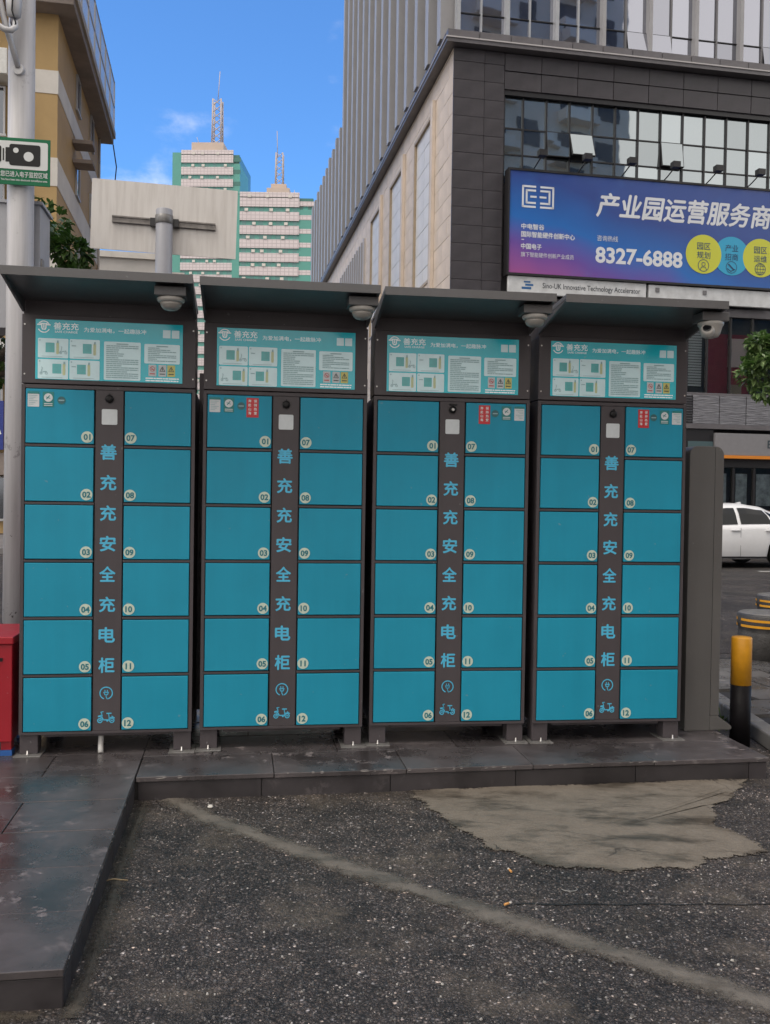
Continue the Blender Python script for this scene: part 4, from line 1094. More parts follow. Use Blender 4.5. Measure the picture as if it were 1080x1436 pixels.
# ================================================================== ochre apartment block, left
OCH = mat('ochre_render', (0.40, 0.27, 0.12), 0.75, var=0.12, vscale=0.5, bump=0.1, bscale=12); OCHW = mat('white_render', (0.60, 0.57, 0.53), 0.7, var=0.10, vscale=1)
OCHC = mat('eaves_concrete', (0.21, 0.175, 0.155), 0.8, var=0.2, vscale=1); WGL = facade_glass('old_window_glass', (.17,.18,.2), .08)
TILEW = mat('white_mosaic', (.58,.58,.56), .5, var=.1, vscale=8)
YB0 = empty('ochre_building', (-11.525, 32, 0), ANG, 'ochre apartment block with white bands and fenced flat roof', 'building')
MB().box(-14, 0, 0, 11.8, 0, 17.9).build('wall', OCH, YB0)
for z0, z1 in ((15.18, 15.97), (12.02, 12.99), (8.9, 9.8), (5.7, 6.6)):
    MB().box(-1.5, .02, -.02, .0, z0, z1).build('band', OCHW, YB0); MB().box(.0, .021, .0, 11.8, z0, z1).build('band', OCHW, YB0)
MB().box(-15, .62, -.8, 11.9, 17.9, 18.2).build('eaves', OCHC, YB0, bevel=.02); MB().box(-15.1, .70, -.9, 12.0, 18.201, 18.5).build('roof_edge', mat('roof_edge', (.36,.31,.25), .7, var=.15, vscale=1), YB0)
def mesh_mat():
    g = NM('wire_mesh'); s = g.n('ShaderNodeSeparateXYZ', {0: g.tc.outputs['Object']})
    k = g.math('ADD', g.math('ADD', s.outputs[0], s.outputs[1]), s.outputs[2]); l = g.math('SUBTRACT', g.math('ADD', s.outputs[0], s.outputs[1]), s.outputs[2])
    f = lambda v: g.math('LESS_THAN', g.math('FRACT', g.math('MULTIPLY', v, 9.0)), .46)
    al = g.math('MAXIMUM', f(k), f(l)); g.b.inputs['Base Color'].default_value = (.58,.58,.59,1)
    ms = g.n('ShaderNodeMixShader', {0: al, 1: g.n('ShaderNodeBsdfTransparent').outputs[0], 2: g.b.outputs[0]}); g.link(ms.outputs[0], g.out.inputs[0]); return g.m
FEN = mat('fence_steel', (.40,.40,.41), .5, .3)
fe = empty('roof_fence', (-11.525, 32, 18.5), ANG, 'tall wire mesh fence round the flat roof of the ochre block', 'fence')
WM = mesh_mat()
MB().poly([(.62,-.85,0),(.62,11.9,0),(.62,11.9,2.3),(.62,-.85,2.3)]).build('mesh', WM, fe); MB().poly([(-10,-.85,0),(.62,-.85,0),(.62,-.85,2.3),(-10,-.85,2.3)]).build('mesh', WM, fe)
for k in range(8): MB().box(.60, .66, -.88 + 1.82*k, -.82 + 1.82*k, 0, 2.34).build('post', FEN, fe)
for z in (.02, 1.15, 2.3): MB().box(.60, .65, -.85, 11.9, z, z + .05).build('rail', FEN, fe)
def window(par, axis, a0, a1, z0, z1, off, m=WGL, fm=None):
    if axis == 'y': w = MB().box(off, off + .04, a0, a1, z0, z1).build('window', m, par); MB().box(off - .0, off + .08, a0 - .06, a0, z0, z1).box(off, off + .08, a1, a1 + .06, z0, z1).box(off, off + .08, a0 - .06, a1 + .06, z1, z1 + .06).box(off, off + .10, a0 - .1, a1 + .1, z0 - .08, z0).build('frame', fm or FEN, w)
    else: w = MB().box(a0, a1, off - .04, off, z0, z1).build('window', m, par); MB().box(a0 - .06, a0, off - .08, off, z0, z1).box(a1, a1 + .06, off - .08, off, z0, z1).box((a0+a1)/2-.03, (a0+a1)/2+.03, off-.07, off-.041, z0, z1).box(a0 - .06, a1 + .06, off - .08, off, z1, z1 + .06).box(a0 - .1, a1 + .1, off - .12, off, z0 - .08, z0).build('frame', fm or FEN, w)
    return w
for y0, z0 in ((4.2, 16.4), (4.2, 13.1), (4.2, 9.9), (8.3, 16.5), (8.3, 13.1)): window(YB0, 'y', y0, y0 + .8, z0, z0 + 1.25, .001)
for y0, z0 in ((3.3, 14.75), (3.4, 14.05)): MB().box(.0215, .75, y0, y0 + .85, z0, z0 + .14).build('awning', OCHC, YB0)
for y0, z0 in ((9.9, 13.35), (10.9, 14.3)):
    a_ = MB().box(.1, .5, y0, y0 + .8, z0, z0 + .55).build('air_conditioner', OCHW, YB0); MB().lathe([(.2, .501), (.19, .505)], 16, (0, y0 + .4, z0 + .28), axis='X').build('fan_grille', BLACKF, a_)
MB().tube([(.06, 11.3, 17.9), (.06, 11.3, 0)], .05, 8).build('downpipe', OCHW, YB0)
MB().tube([(.6, 11.9, 17.9), (.75, 12.0, 16.9), (.7, 11.8, 16.0), (.75, 11.9, 15.0)], .03, 6).build('hanging_cable', BLACKF, YB0)
for z0 in (15.3, 12.1, 8.9, 5.7): MB().box(-7.5, -1.45, -1.0, .0, z0, z0 + .85).build('balcony', TILEW, YB0, bevel=.02); window(YB0, 'x', -4.2, -1.7, z0 - 1.75, z0 - .2, -.25)
MB().box(-12, -1.0, -.5, 0, 2.0, 2.75).build('shop_canopy', OCHC, YB0)
window(YB0, 'x', -4.0, -1.5, .5, 1.9, -.01)
e = empty('blue_shop_sign', (-11.525, 32, 0), ANG, 'blue shop sign with white characters at the left picture edge', 'sign')
MB().box(-6.2, -1.55, -.62, -.52, 2.85, 4.5).build('board', mat('sign_blue', (.012,.03,.22), .4), e); b = MB(); stroke(b, [(-1.95,3.95),(-1.72,4.05)], .12); stroke(b, [(-1.95,3.45),(-1.75,3.6),(-1.68,3.4)], .12); b.build('lettering', WHITE, e, loc=(0, -.63, 0))

# pale block glimpsed between tree and road sign
PB = empty('pale_building', (-22.5, 60, 0), ANG, 'pale grey block glimpsed under the road sign', 'building')
MB().box(0, 7.5, 0, 9, 0, 16.9).build('wall', mat('pale_render', (.50,.48,.46), .7, var=.12, vscale=.6), PB); MB().box(-.2, 7.7, -.2, 9.2, 16.9, 17.3).build('parapet', OCHW, PB)
for k in range(4):
    for q in range(3): window(PB, 'x', .8 + q*2.3, 2.3 + q*2.3, 4 + k*3.2, 5.6 + k*3.2, -.001)
PB2 = empty('white_block', (-16.2, 64, 0), ANG, 'white rendered block behind the road sign post', 'building')
MB().box(0, 1.9, 0, 8, 0, 16.6).build('wall', mat('white_wall', (.72,.72,.72), .7), PB2); MB().box(-.1, 2.0, -.1, 8.1, 16.6, 16.8).build('parapet', OCHW, PB2)
for k in range(4): window(PB2, 'x', .9, 1.6, 3 + k*3.1, 4.4 + k*3.1, -.001)

# ================================================================== green and white towers
TGR = mat('tower_green', (.085,.30,.255), .35, var=.12, vscale=.05); TPK = mat('tower_tile', (.58,.52,.53), .5, var=.06, vscale=.1); TPK = NM('tower_tile_joint')
_sx = TPK.n('ShaderNodeSeparateXYZ', {0: TPK.tc.outputs['Object']})
_ln = TPK.math('MAXIMUM', TPK.math('LESS_THAN', TPK.math('FRACT', TPK.math('MULTIPLY', _sx.outputs[0], .9)), .16), TPK.math('LESS_THAN', TPK.math('FRACT', TPK.math('MULTIPLY', _sx.outputs[2], 1.1)), .2))
TPK.link(TPK.mix(_ln, TPK.mix(TPK.noise(.12, 4), (.64,.57,.58,1), (.55,.49,.50,1)), (.43,.38,.39,1)), TPK.b.inputs['Base Color']); TPK.b.inputs['Roughness'].default_value = .5
TPK = TPK.m; TGL = mat('tower_window', (.045,.16,.14), .2); TCR = mat('tower_crown', (.50,.40,.34), .7, var=.1, vscale=.1)
MASTM = mat('mast_steel', (.42,.37,.36), .6)
def lattice(b, w, h, z0, cx, cy, n, t=.28):
    for i, (sx, sy) in enumerate(((-1,-1),(1,-1),(1,1),(-1,1))): b.tube([(cx+sx*w, cy+sy*w, z0), (cx+sx*w*.9, cy+sy*w*.9, z0+h)], t, 5)
    for k in range(n):
        f0, f1 = k/n, (k+1)/n; w0, w1 = w*(1-.1*f0), w*(1-.1*f1)
        for s in (1, -1):
            b.tube([(cx-s*w0, cy-w0, z0+h*f0), (cx+s*w1, cy-w1, z0+h*f1)], t*.6, 4); b.tube([(cx+w0, cy-s*w0, z0+h*f0), (cx+w1, cy+s*w1, z0+h*f1)], t*.6, 4)
def tower(name, loc, W_, D_, H_, green_l, green_r, floor, label, rot):
    e = empty('tower_block', loc, rot, label, 'tower', 'green and white tower blocks far behind')
    MB().box(0, W_, 0, D_, 0, H_).build('core', TGL, e)
    MB().box(-.3, green_l, -.5, D_*.3, 0, H_ + .6).build('green_pier', TGR, e); MB().box(W_ - green_r, W_ + .3, -.3, D_*.7, 0, H_ - 3).build('green_pier', TGR, e)
    MB().box(green_l, W_ - green_r, -.25, .0, 0, H_).build('green_glazing', TGR, e)
    z = H_ - floor*.5; k = 0
    while z > 2:
        s_ = MB().box(green_l + .01, W_ - green_r - .01, -.7, -.26, z - floor*.20, z + floor*.44).build('spandrel', TPK, e)
        n = 7
        if k < 14:
            for q in range(n):
                x = green_l + (W_-green_l-green_r)*(q + .5)/n
                MB().box(x - .55, x + .55, -.30, -.27, z - floor*.5, z - floor*.2).build('window', mat('tower_pane', (.10,.25,.24), .15), e)
        for q in range(3):
            x = green_l + .5 + (W_ - green_l - green_r - 2.0)*(q + random.uniform(.05, .75))/3; MB().box(x, x + .9, -.95, -.705, z + floor*.46, z + floor*.66).build('air_conditioner', OCHW, e)
        MB().box(W_ - green_r, W_ + .5, -.35, -.31, z - floor*.1, z + floor*.25).build('corner_band', TPK if name == 2 else TGL, e)
        z -= floor; k += 1
    MB().box(green_l, W_ - green_r, -.75, -.0, H_ + .01, H_ + floor*.35).build('parapet', TPK, e)
    return e
t1 = tower(1, (-70.2, 300, 0), 21.4, 20, 111.0, 2.6, 1.9, 3.85, 'taller green and white tower with a tall lattice mast', R(-2))
b = MB().box(5, 15.5, 3, 14, 111.0, 116.2).box(4.2, 13.5, 2.5, 14, 111.0, 113.4).build('roof_house', TCR, t1)
b = MB(); lattice(b, 1.5, 15.5, 116, 12.6, 7, 7); b.tube([(12.6,7,131),(13.2,7,141)], .13, 5); b.tube([(7,6,116),(6,6,119)], .1, 4); b.build('mast', MASTM, t1)
t2 = tower(2, (-40.4, 240, 0), 20.6, 20, 78.4, 1.6, 3.6, 3.55, 'nearer green and white tower with curved green corner and lattice mast', R(0))
b = MB().box(8, 14, 3, 12, 78.4, 82.0).box(9, 13, 4, 11, 82.0, 83.4).build('roof_house', TCR, t2)
b = MB(); lattice(b, 1.0, 10, 82, 11, 6, 6, .18); b.tube([(10.4,6,91),(10.2,6,98)], .1, 5); b.tube([(15,6,79.5),(15,6,82.5)], .1, 4); b.build('mast', MASTM, t2)
MB().lathe([(3.4, 0), (3.4, 77)], 20, (18.6, 3.3, 0)).build('round_corner', TGR, t2)

# ================================================================== apartment tower opposite (behind the viewer), seen mirrored in the glazing
AP = empty('opposite_tower', (12.0, -6.0, 0), R(-4), 'grey apartment tower mirrored in the office windows', 'building')
APW = mat('grey_render', (.86,.70,.56), .75, var=.1, vscale=.5)
MB().box(0, 22, -16, 0, 0, 58).build('wall', APW, AP)
wme = MB().box(0, 1.7, .0, .05, 0, 1.5).mesh('window'); bme = MB().box(0, 2.7, 0, 1.1, 0, .95).mesh('balcony'); ame = MB().box(0, .85, 0, .45, 0, .6).mesh('air_conditioner')
APB = mat('balcony_render', (.92,.80,.68), .7); APK = mat('dark_window', (.03,.032,.036), .2)
for f_ in range(4, 18):
    for c in range(6):
        x = .9 + c*3.6; zf = f_*3.05
        if c % 2 == 0: obj('balcony', bme, APB, AP, loc=(x, .0, zf)); obj('window', cached('bw', lambda: MB().box(0, 2.3, .0, .05, 0, 2.2).mesh('window')), APK, AP, loc=(x + .2, .005, zf + .3))
        else: obj('window', wme, APK, AP, loc=(x + .4, .005, zf + .9)); obj('air_conditioner', ame, APB, AP, loc=(x - .6, .002, zf + .3))
AP2 = empty('opposite_block', (35.5, -9.0, 0), R(-4), 'low brown block mirrored in the lower office windows', 'building')
MB().box(0, 34, -14, 0, 0, 19).build('wall', mat('brown_render', (.20,.17,.15), .8, var=.2, vscale=.4), AP2)
for f_ in range(1, 6):
    for c in range(10): obj('window', wme, APK, AP2, loc=(1.2 + c*3.3, .005, f_*3.2 + .4))
#PART4
# ================================================================== camera pole, its sign, box and camera
POLE = NM('pole_paint')
_n1 = POLE.noise(9, 6, .7); _n2 = POLE.noise(34, 4, .6); _n3 = POLE.noise(1.7, 3)
_st = POLE.noise(1.0, 5, .6, POLE.n('ShaderNodeMapping', {0: POLE.tc.outputs['Object'], 'Scale': (22, 22, 1.2)}).outputs[0])
_c = POLE.mix(POLE.rng(_st, .35, .7), (.46,.455,.47,1), (.34,.335,.345,1))
_z = POLE.n('ShaderNodeSeparateXYZ', {0: POLE.tc.outputs['Object']}).outputs[2]
_chip = POLE.math('MULTIPLY', POLE.rng(POLE.math('MULTIPLY', _n1, POLE.rng(_n2, .3, .7, .9, 1.1)), .62, .635), POLE.rng(_z, .5, 2.2, 1.0, .15))
_c = POLE.mix(_chip, _c, (.05,.045,.045,1))
POLE.link(_c, POLE.b.inputs['Base Color']); POLE.b.inputs['Roughness'].default_value = .5
POLE.link(POLE.bump(_n3, .05, .02), POLE.b.inputs['Normal'])
POLE = POLE.m
e = empty('camera_pole', (-2.283, 5.72, 0), 0, 'white steel camera pole with chipped paint behind the leftmost cabinet', 'pole')
MB().lathe([(.088,0),(.080,2.5),(.076,5.2)], 32).build('shaft', POLE, e); MB().lathe([(.16,.02),(.16,.04)], 24).build('base_flange', POLE, e)
SGN = mat('sign_green', (.004,.13,.055), .45, var=.08, vscale=8, spec=.25); SGW = mat('sign_white', (.58,.60,.60), .4)
e = empty('surveillance_sign', (-2.260, 5.62, 3.335), R(9), 'green and white sign with a black camera picture on the pole', 'sign')
MB().box(-.150, .187, -.004, .004, 0.0, .283).build('plate', SGN, e, bevel=.001)
MB().poly(rrect(-.136, .173, .094, .262, .012, y=-.006)).build('white_field', SGW, e)
b = MB().poly(rrect(-.050, .130, .115, .244, .014, y=-.0075)); b.poly(rrect(-.072, -.046, .135, .222, .004, y=-.0076)); b.poly(rrect(-.088, -.080, .142, .215, .002, y=-.0075)); b.poly(rrect(-.130, -.096, .130, .230, .012, y=-.0075)); b.build('camera_picture', BLACKP, e)
b = MB()
for cx, cz, r_ in ((-.012, .206, .016), (.062, .172, .029)):
    d = disc(r_, 24); i_ = len(b.v); b.v += [(x + cx, -.0088, z + cz) for x, y, z in d.v]; b.f += [tuple(t + i_ for t in f_) for f_ in d.f]; b.sm += d.sm
b.build('camera_picture_dots', SGW, e)
letter('您已进入电子监控区域', SGW, e, (.036, -.006, .064), w=.272, h=.034, bold=.012); letter('You have been into electronic surveillance area', SGW, e, (.036, -.006, .030), w=.27, h=.013, bold=.01)
BOXM = mat('box_grey', (.33,.335,.36), .4, var=.08, vscale=5)
e = empty('junction_box', (-2.40, 5.80, 2.50), R(9), 'grey metal equipment box behind the camera pole', 'box')
MB().box(-.45, .20, .0, .30, .0, .78).build('shell', BOXM, e, bevel=.004); MB().box(-.47, .215, -.015, .32, .781, .80).build('roof', BOXM, e)
for k in range(5): MB().box(.2005, .206, .14, .26, .12 + .045*k, .14 + .045*k).build('vent_slot', BLACKF, e)
MB().box(.2005, .21, .02, .08, .25, .45).build('hinge', PLATE, e)
CAMH = mat('camera_housing', (.55,.55,.56), .35, var=.06); CAMG = mat('camera_grey', (.13,.125,.15), .3)
e = empty('pole_camera', (-2.283, 5.58, 4.0), 0, 'white surveillance camera with cables at the top of the pole', 'camera')
MB().tube([(-.085,-.06,.60),(-.074,-.05,.46),(-.03,-.02,.25),(.013,.055,.05)], .017, 12).build('strut', CAMH, e)
MB().lathe([(.034,-.012),(.034,.012),(.03,.016)], 20, (.013,.066,.04), axis='Y').build('strut_foot', CAMH, e)
MB().lathe([(.020,.31),(.040,.325),(.046,.40),(.046,.56),(.03,.60)], 20, (.012,-.015,0)).build('joint', CAMH, e)
MB().lathe([(.012,.27),(.018,.28),(.018,.315)], 14, (.008,-.015,0)).build('joint_stem', CAMG, e)
MB().lathe([(.03,.30),(.058,.315),(.066,.36),(.066,.47),(.05,.52)], 24, (-.14,-.06,0)).build('housing', CAMH, e)
MB().lathe([(.02,.10),(.042,.115),(.05,.16),(.05,.298)], 24, (-.145,-.06,0)).build('lens_body', CAMG, e)
MB().tube([(-.10,-.07,.34),(-.085,-.09,.28),(-.055,-.09,.235),(-.015,-.085,.21),(.018,-.07,.212),(.036,-.05,.24),(.022,-.02,.285)], .017, 12).build('cable', CAMH, e)
MB().tube([(.012,-.06,.58),(.028,-.068,.45),(.022,-.07,.33),(.042,-.06,.26),(.02,-.06,.20)], .005, 8).build('thin_cable', BLACKP, e)

# ------------------------------------------------------------------ road sign seen from behind
ALU = NM('sign_back')
_a = ALU.noise(1.0, 6, .65, ALU.n('ShaderNodeMapping', {0: ALU.tc.outputs['Object'], 'Scale': (30, 3, 2.2)}).outputs[0]); _b = ALU.noise(3.0, 5)
ALU.link(ALU.mix(ALU.rng(_a, .42, .72), (.58,.555,.53,1), (.47,.44,.415,1)), ALU.b.inputs['Base Color']); ALU.link(ALU.rng(_b, .3, .7, .32, .5), ALU.b.inputs['Roughness']); ALU.b.inputs['Metallic'].default_value = .25
ALU = ALU.m
e = empty('road_sign', (-1.613, 6.62, 0), R(9.5), 'white road sign seen from behind on a grey post', 'sign')
sp_ = MB().box(-.515, .515, .088, .095, 3.215, 3.715).build('panel', ALU, e); sp_.rotation_euler = (0, R(1.2), 0); sp_.location = (.05*0, 0, 0.0); sp_.location.x = -.075
MB().lathe([(.0595,0),(.0595,3.50),(.056,3.505),(.002,3.51)], 28).build('post', mat('post_grey', (.30,.305,.335), .38, var=.08, vscale=6), e)
MB().lathe([(.062,3.40),(.064,3.402),(.064,3.46),(.062,3.462)], 28).build('cap_band', PLATE, e)
for s, x0, x1 in ((-1, -.37, -.062), (1, .062, .36)):
    rl = MB().box(x0, x1, .060, .068, 3.408, 3.418).box(x0, x1, .060, .068, 3.446, 3.456).box(x0, x1, .069, .087, 3.412, 3.453).build('rail', mat('rail_steel', (.19,.175,.165), .5, .4, var=.3, vscale=20), e); rl.rotation_euler = (0, R(1.2), 0); rl.location.x = -.072
    MB().box(min(s*.060, s*.10), max(s*.060, s*.10), .02, .066, 3.395, 3.45).build('clamp', BLACKF, e)

# ================================================================== trees
BARK = mat('bark', (.085,.07,.055), .85, var=.3, vscale=20, bump=.6, bscale=40)
def leaf_mat(name, a, b_):
    g = NM(name); r_ = g.n('ShaderNodeNewGeometry').outputs['Random Per Island']
    g.link(g.mix(r_, (*a, 1), (*b_, 1)), g.b.inputs['Base Color']); g.b.inputs['Roughness'].default_value = .36
    tl = g.n('ShaderNodeBsdfTranslucent', {0: (a[0]*1.6, a[1]*1.9, a[2]*.9, 1)})
    ms = g.n('ShaderNodeMixShader', {0: .22, 1: g.b.outputs[0], 2: tl.outputs[0]}); g.link(ms.outputs[0], g.out.inputs[0]); return g.m
def leaves(name, clumps, n, size, m, par, seed, asp=.42):
    rg = random.Random(seed); v = []; f = []
    for _ in range(n):
        c, rad = rg.choice(clumps)
        while True:
            d = Vector((rg.uniform(-1,1), rg.uniform(-1,1), rg.uniform(-1,1)))
            if .12 < d.length < 1: break
        d = d.normalized() * (d.length ** .45)
        p = Vector(c) + Vector((d.x*rad[0], d.y*rad[1], d.z*rad[2]))
        s = size*rg.uniform(.6, 1.25)
        ax = (d + Vector((rg.uniform(-.8,.8), rg.uniform(-.8,.8), rg.uniform(-.9,.4)))).normalized()
        sd = ax.cross(Vector((rg.uniform(-.5,.5), rg.uniform(-.5,.5), 1))).normalized(); nn = sd.cross(ax)
        i = len(v); w = s*asp
        for q in ((0,0,0),(.28,w*.8/s,.05),(.6,w/s*.85,.06),(1,0,-.06),(.6,-w/s*.85,.06),(.28,-w*.8/s,.05),(.5,0,-.02)):
            v.append(tuple(p + ax*s*(q[0]-.5) + sd*s*q[1]*.5*1.2 + nn*s*q[2]))
        f += [(i,i+1,i+6),(i+1,i+2,i+6),(i+2,i+3,i+6),(i+3,i+4,i+6),(i+4,i+5,i+6),(i+5,i,i+6)]
    me = bpy.data.meshes.new(name); me.from_pydata(v, [], f); return obj(name, me, m, par)
L1 = leaf_mat('dark_leaf', (.022,.052,.016), (.085,.145,.035)); L2 = leaf_mat('bright_leaf', (.045,.095,.03), (.20,.28,.10))
def clump_set(rg, n, c, r_, s):
    out = []
    for _ in range(n):
        while True:
            d = Vector((rg.uniform(-1,1), rg.uniform(-1,1), rg.uniform(-1,1)))
            if d.length < 1: break
        k = rg.uniform(.6, 1.3)*s
        out.append(((c[0]+d.x*r_[0], c[1]+d.y*r_[1], c[2]+d.z*r_[2]), (k, k, k*.7)))
    return out
def tree(name, label, loc, h, trunk_r, clumps, n, size, m, seed, fork, group='trees beside the street'):
    e = empty(name, loc, 0, label, 'tree', group)
    rg = random.Random(seed); b = MB(); b.tube([(0,0,0),(.04,.02,h*.35),(.0,.0,h*.62)], trunk_r, 10, trunk_r*.7)
    for c, r_ in clumps[::max(1, len(clumps)//fork)]:
        t = Vector((0,0,h*.55)); c = Vector(c); mid = t.lerp(c, .5) + Vector((0,0,.1*h*rg.uniform(-.3,.6))); b.tube([tuple(t), tuple(mid), tuple(c)], trunk_r*.45, 6, trunk_r*.1)
    b.build('trunk', BARK, e)
    leaves('crown', clumps, n, size, m, e, seed)
    return e
rg = random.Random(5)
tree('leafy_tree', 'dark leafy tree between the pole and the road sign', (-5.9, 12.5, 0), 5.0, .13,
     clump_set(rg, 36, (-.05,0,4.25), (1.75,1.1,1.35), .40) + clump_set(rg, 9, (1.75,0,4.25), (.75,.6,.30), .28) + clump_set(rg, 12, (-.9,0,2.9), (1.6,.9,.6), .45), 12000, .15, L1, 21, 12)
rg = random.Random(9)
tree('street_tree', 'bright green leafy street tree at the right picture edge', (4.55, 9.4, 0), 3.4, .07,
     clump_set(rg, 30, (-.16,0,2.90), (.66,.55,.46), .17) + [((-.74,.05,3.12), (.15,.15,.1)), ((-.80,0,2.85), (.13,.13,.09)), ((-.66,0,2.60), (.16,.16,.1))], 5600, .085, L2, 33, 12)
# weeds behind the platform end
WEED = leaf_mat('weed', (.05,.09,.02), (.14,.18,.05)); v = []; f = []; rg = random.Random(4)
for _ in range(700):
    x = rg.uniform(1.95, 2.36) + rg.uniform(-.05,.05); y_ = rg.uniform(5.9, 8.0)
    if noise.noise(Vector((x*5, y_*3, 0))) < -.05: continue
    h = rg.uniform(.02, .09); a = rg.random()*6.28; w = .006; i = len(v); lx, ly = math.cos(a)*h*.5, math.sin(a)*h*.5
    v += [(x-w, y_, 0), (x+w, y_, 0), (x+lx*.6+w*.6, y_+ly*.6, h*.7), (x+lx, y_+ly, h)]; f += [(i,i+1,i+2),(i,i+2,i+3)]
me = bpy.data.meshes.new('weeds'); me.from_pydata(v, [], f); tag(obj('weeds', me, WEED), 'low green weeds growing behind the platform end', 'weeds', kind='stuff')

# ================================================================== white car
CARP = mat('car_paint', (.70,.70,.71), .22, var=.03, coat=.6); CARG = mat('car_glass', (.008,.009,.010), .05, spec=.3); TYRE = mat('tyre', (.012,.012,.012), .8, bump=.2); RIM = mat('rim', (.35,.35,.36), .3, .8); CHROME = mat('chrome', (.6,.6,.6), .15, 1.0)
oc = aR*0
CAR = empty('white_car', (5.08, 20.80, .004), ANG, 'white sedan on the road beyond the kiosk', 'car')
CL, CW = 4.80, .92
def interp(tab, x):
    for (a, p), (b_, q) in zip(tab[:-1], tab[1:]):
        if x <= b_: t = (x-a)/(b_-a) if b_ > a else 0; t = t*t*(3-2*t); return p + (q-p)*t
    return tab[-1][1]
belt = [(0,.62),(.25,.74),(1.15,.90),(1.6,.93),(3.9,.98),(4.6,.98),(4.8,.86)]
widt = [(0,.62),(.25,.80),(.8,.90),(2.4,.92),(4.0,.90),(4.6,.82),(4.8,.70)]
def arch(x):
    for c in (.95, 3.78):
        d = abs(x - c)
        if d < .40: return .32 + math.sqrt(max(0, .40*.40 - d*d))
    return .20 if .2 < x < 4.6 else .30
N = 97
v = []; f = []
def car_section(x):
    w = interp(widt, x); zb = interp(belt, x); zl = arch(x)
    if zl > .21 and .2 < x < 4.6: zl = min(zl, zb - .12)
    pts = [(w-.03, zl), (w, zl + .04), (w + .004, .5 + (zb-.5)*.25 if zl < .45 else zl + .08), (w, zb - .10), (w - .035, zb - .01), (w - .09, zb + .012), (w*.5, zb + .045), (0, zb + .055)]
    return pts
for i in range(N):
    x = CL*i/(N-1); P = car_section(x)
    ring_ = [(x, -p[0], p[1]) for p in P] + [(x, p[0], p[1]) for p in reversed(P[:-1])]
    v += ring_
M_ = 15
for i in range(N-1):
    for k in range(M_-1): f.append((i*M_+k, (i+1)*M_+k, (i+1)*M_+k+1, i*M_+k+1))
f.append(tuple(range(M_))); f.append(tuple(reversed(range((N-1)*M_, N*M_))))
me = bpy.data.meshes.new('body'); me.from_pydata(v, [], f)
for p in me.polygons: p.use_smooth = True
bm = bmesh.new(); bm.from_mesh(me); bmesh.ops.recalc_face_normals(bm, faces=bm.faces); bm.to_mesh(me); bm.free()
obj('body', me, CARP, CAR)
MB().box(.3, 4.55, -.72, .72, .21, .60).build('underbody', BLACKF, CAR)
# greenhouse: roof shell plus glass
roof = [(1.25,.93),(1.55,1.10),(2.05,1.36),(2.5,1.435),(2.9,1.44),(3.3,1.395),(3.7,1.27),(4.15,1.07),(4.4,.99)]
gw = [(1.25,.78),(2.0,.66),(2.6,.62),(3.3,.62),(4.0,.68),(4.4,.74)]
v = []; f = []; NG = 40
for i in range(NG):
    x = 1.25 + (4.4-1.25)*i/(NG-1); z = interp(roof, x); zb = interp(belt, x) - .005; w = interp(gw, x); wb = interp(widt, x) - .06
    P = [(wb, zb), (wb + (w-wb)*.5, zb + (z-zb)*.52), (w, max(zb, z - .075)), (w - .09, z - .02), (w*.45, z), (0, z + .008)]
    v += [(x, -p[0], p[1]) for p in P] + [(x, p[0], p[1]) for p in reversed(P[:-1])]
for i in range(NG-1):
    for k in range(10): f.append((i*11+k, (i+1)*11+k, (i+1)*11+k+1, i*11+k+1))
me = bpy.data.meshes.new('cabin'); me.from_pydata(v, [], f)
for p in me.polygons: p.use_smooth = True
bm = bmesh.new(); bm.from_mesh(me); bmesh.ops.recalc_face_normals(bm, faces=bm.faces); bm.to_mesh(me); bm.free()
obj('cabin', me, CARP, CAR)
def side_pt(x, t):
    z = interp(roof, x); zb = interp(belt, x) - .005; w = interp(gw, x); wb = interp(widt, x) - .06
    P = [(wb, zb), (wb + (w-wb)*.5, zb + (z-zb)*.52), (w, max(zb, z - .075))]
    zz = P[1][1] if t == .52 else zb + (z - .075 - zb)*t; a, b_ = (P[0], P[1]) if zz < P[1][1] else (P[1], P[2]); k = (zz-a[1])/max(1e-4, b_[1]-a[1])
    return (x, -(a[0] + (b_[0]-a[0])*k) - .012, zz)
def side_glass(name, xs0, xs1, xt0, xt1):
    n = 10; lo = [side_pt(xs0 + (xs1-xs0)*k/n, .06) for k in range(n+1)]; mi = [side_pt((xs0+xt0)/2 + ((xs1+xt1)/2-(xs0+xt0)/2)*k/n, .52) for k in range(n+1)]; hi = [side_pt(xt0 + (xt1-xt0)*k/n, .93) for k in range(n+1)]
    for s in (1, -1):
        b = MB(); F = lambda p: (p[0], p[1]*s, p[2])
        for k in range(n): b.poly([F(lo[k]),F(lo[k+1]),F(mi[k+1]),F(mi[k])], True); b.poly([F(mi[k]),F(mi[k+1]),F(hi[k+1]),F(hi[k])], True)
        b.build(name, CARG, CAR)
side_glass('front_window', 1.60, 2.66, 2.02, 2.66); side_glass('rear_window', 2.74, 3.52, 2.74, 3.36); side_glass('quarter_window', 3.58, 3.98, 3.42, 3.60)
DSEAM = mat('door_seam', (.05,.05,.05), .6)
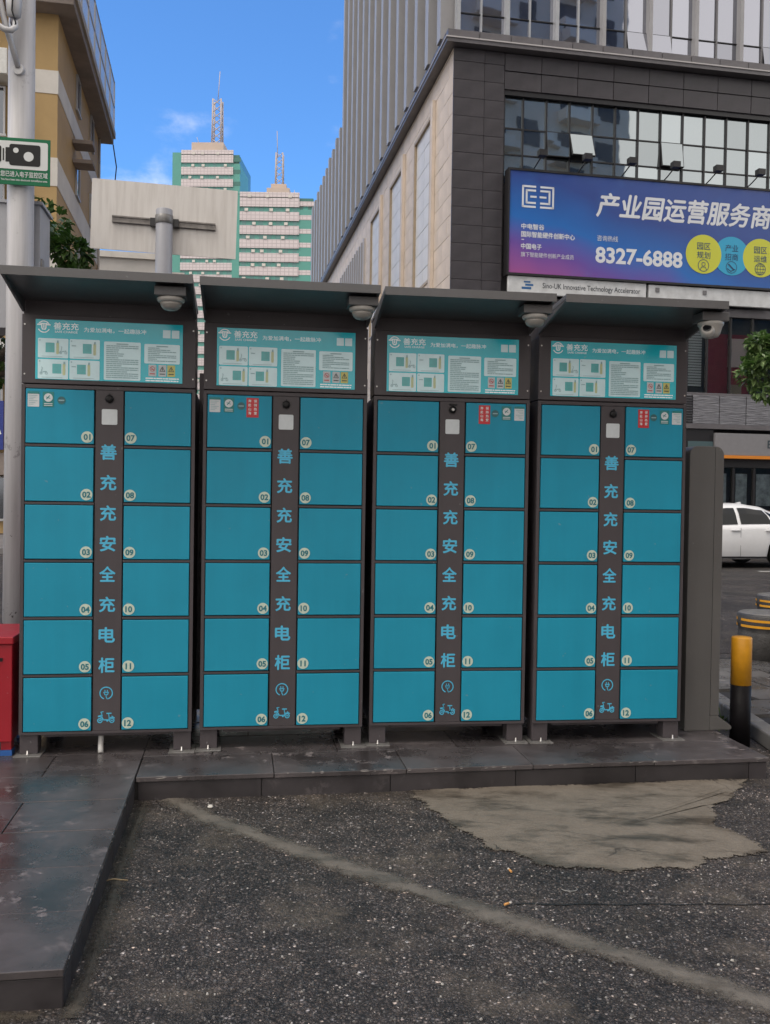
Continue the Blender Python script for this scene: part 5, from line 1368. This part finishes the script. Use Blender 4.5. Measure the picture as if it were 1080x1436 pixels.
for x in (1.55, 2.70, 3.52):
    for s in (-1, 1):
        b = MB(); n = 8
        for k in range(n):
            z0, z1 = .26 + k*.08, .26 + (k+1)*.08; b.poly([(x-.004, s*(.921), z0),(x+.004, s*.921, z0),(x+.004, s*.921, z1),(x-.004, s*.921, z1)])
        b.build('door_seam', DSEAM, CAR)
for x in (2.46, 3.30):
    for s in (-1, 1): MB().box(x, x+.22, min(s*.915, s*.95), max(s*.915, s*.95), .825, .855).build('door_handle', CARP, CAR, bevel=.01)
MB().box(1.3, 3.35, -.935, -.905, .215, .26).build('sill_trim', BLACKF, CAR)
MB().prism([(3.05,-.02,1.425),(3.25,-.02,1.405),(3.22,-.02,1.475)], (0,.04,0)).build('roof_fin', CARP, CAR)
for x in (.95, 3.78):
    for s in (-1, 1):
        wh = empty('wheel', (x, s*.80, .325)); wh.parent = CAR
        MB().lathe([(.20,-.10),(.30,-.105),(.325,-.08),(.325,.08),(.30,.105),(.20,.10)], 32, axis='Y').build('tyre', TYRE, wh)
        b = MB(); b.lathe([(.205,-.09*1),(.205,.09)], 28, axis='Y')
        for k in range(5):
            a = k*1.2566; d = Vector((math.cos(a),0,math.sin(a))); n_ = Vector((-d.z,0,d.x)); yy = s*.094
            b.prism([tuple(d*.03 + n_*.03 + Vector((0,yy,0))), tuple(d*.20 + n_*.022 + Vector((0,yy,0))), tuple(d*.20 - n_*.022 + Vector((0,yy,0))), tuple(d*.03 - n_*.03 + Vector((0,yy,0)))], (0, s*.012, 0))
        b.build('rim', RIM, wh)
MB().box(4.70, 4.80, -.70, -.36, .72, .84).build('tail_light', mat('tail_red', (.3,.01,.01), .2), CAR); MB().box(4.70, 4.80, .36, .70, .72, .84).build('tail_light', MATS['tail_red'], CAR)
MB().box(.02, .16, -.62, -.36, .56, .66).build('headlight', CHROME, CAR); MB().box(.02, .16, .36, .62, .56, .66).build('headlight', CHROME, CAR)
MB().box(1.62, 1.78, -1.06, -.92, .92, 1.04).build('mirror', CARP, CAR, bevel=.03); MB().box(1.62, 1.78, .92, 1.06, .92, 1.04).build('mirror', CARP, CAR, bevel=.03)
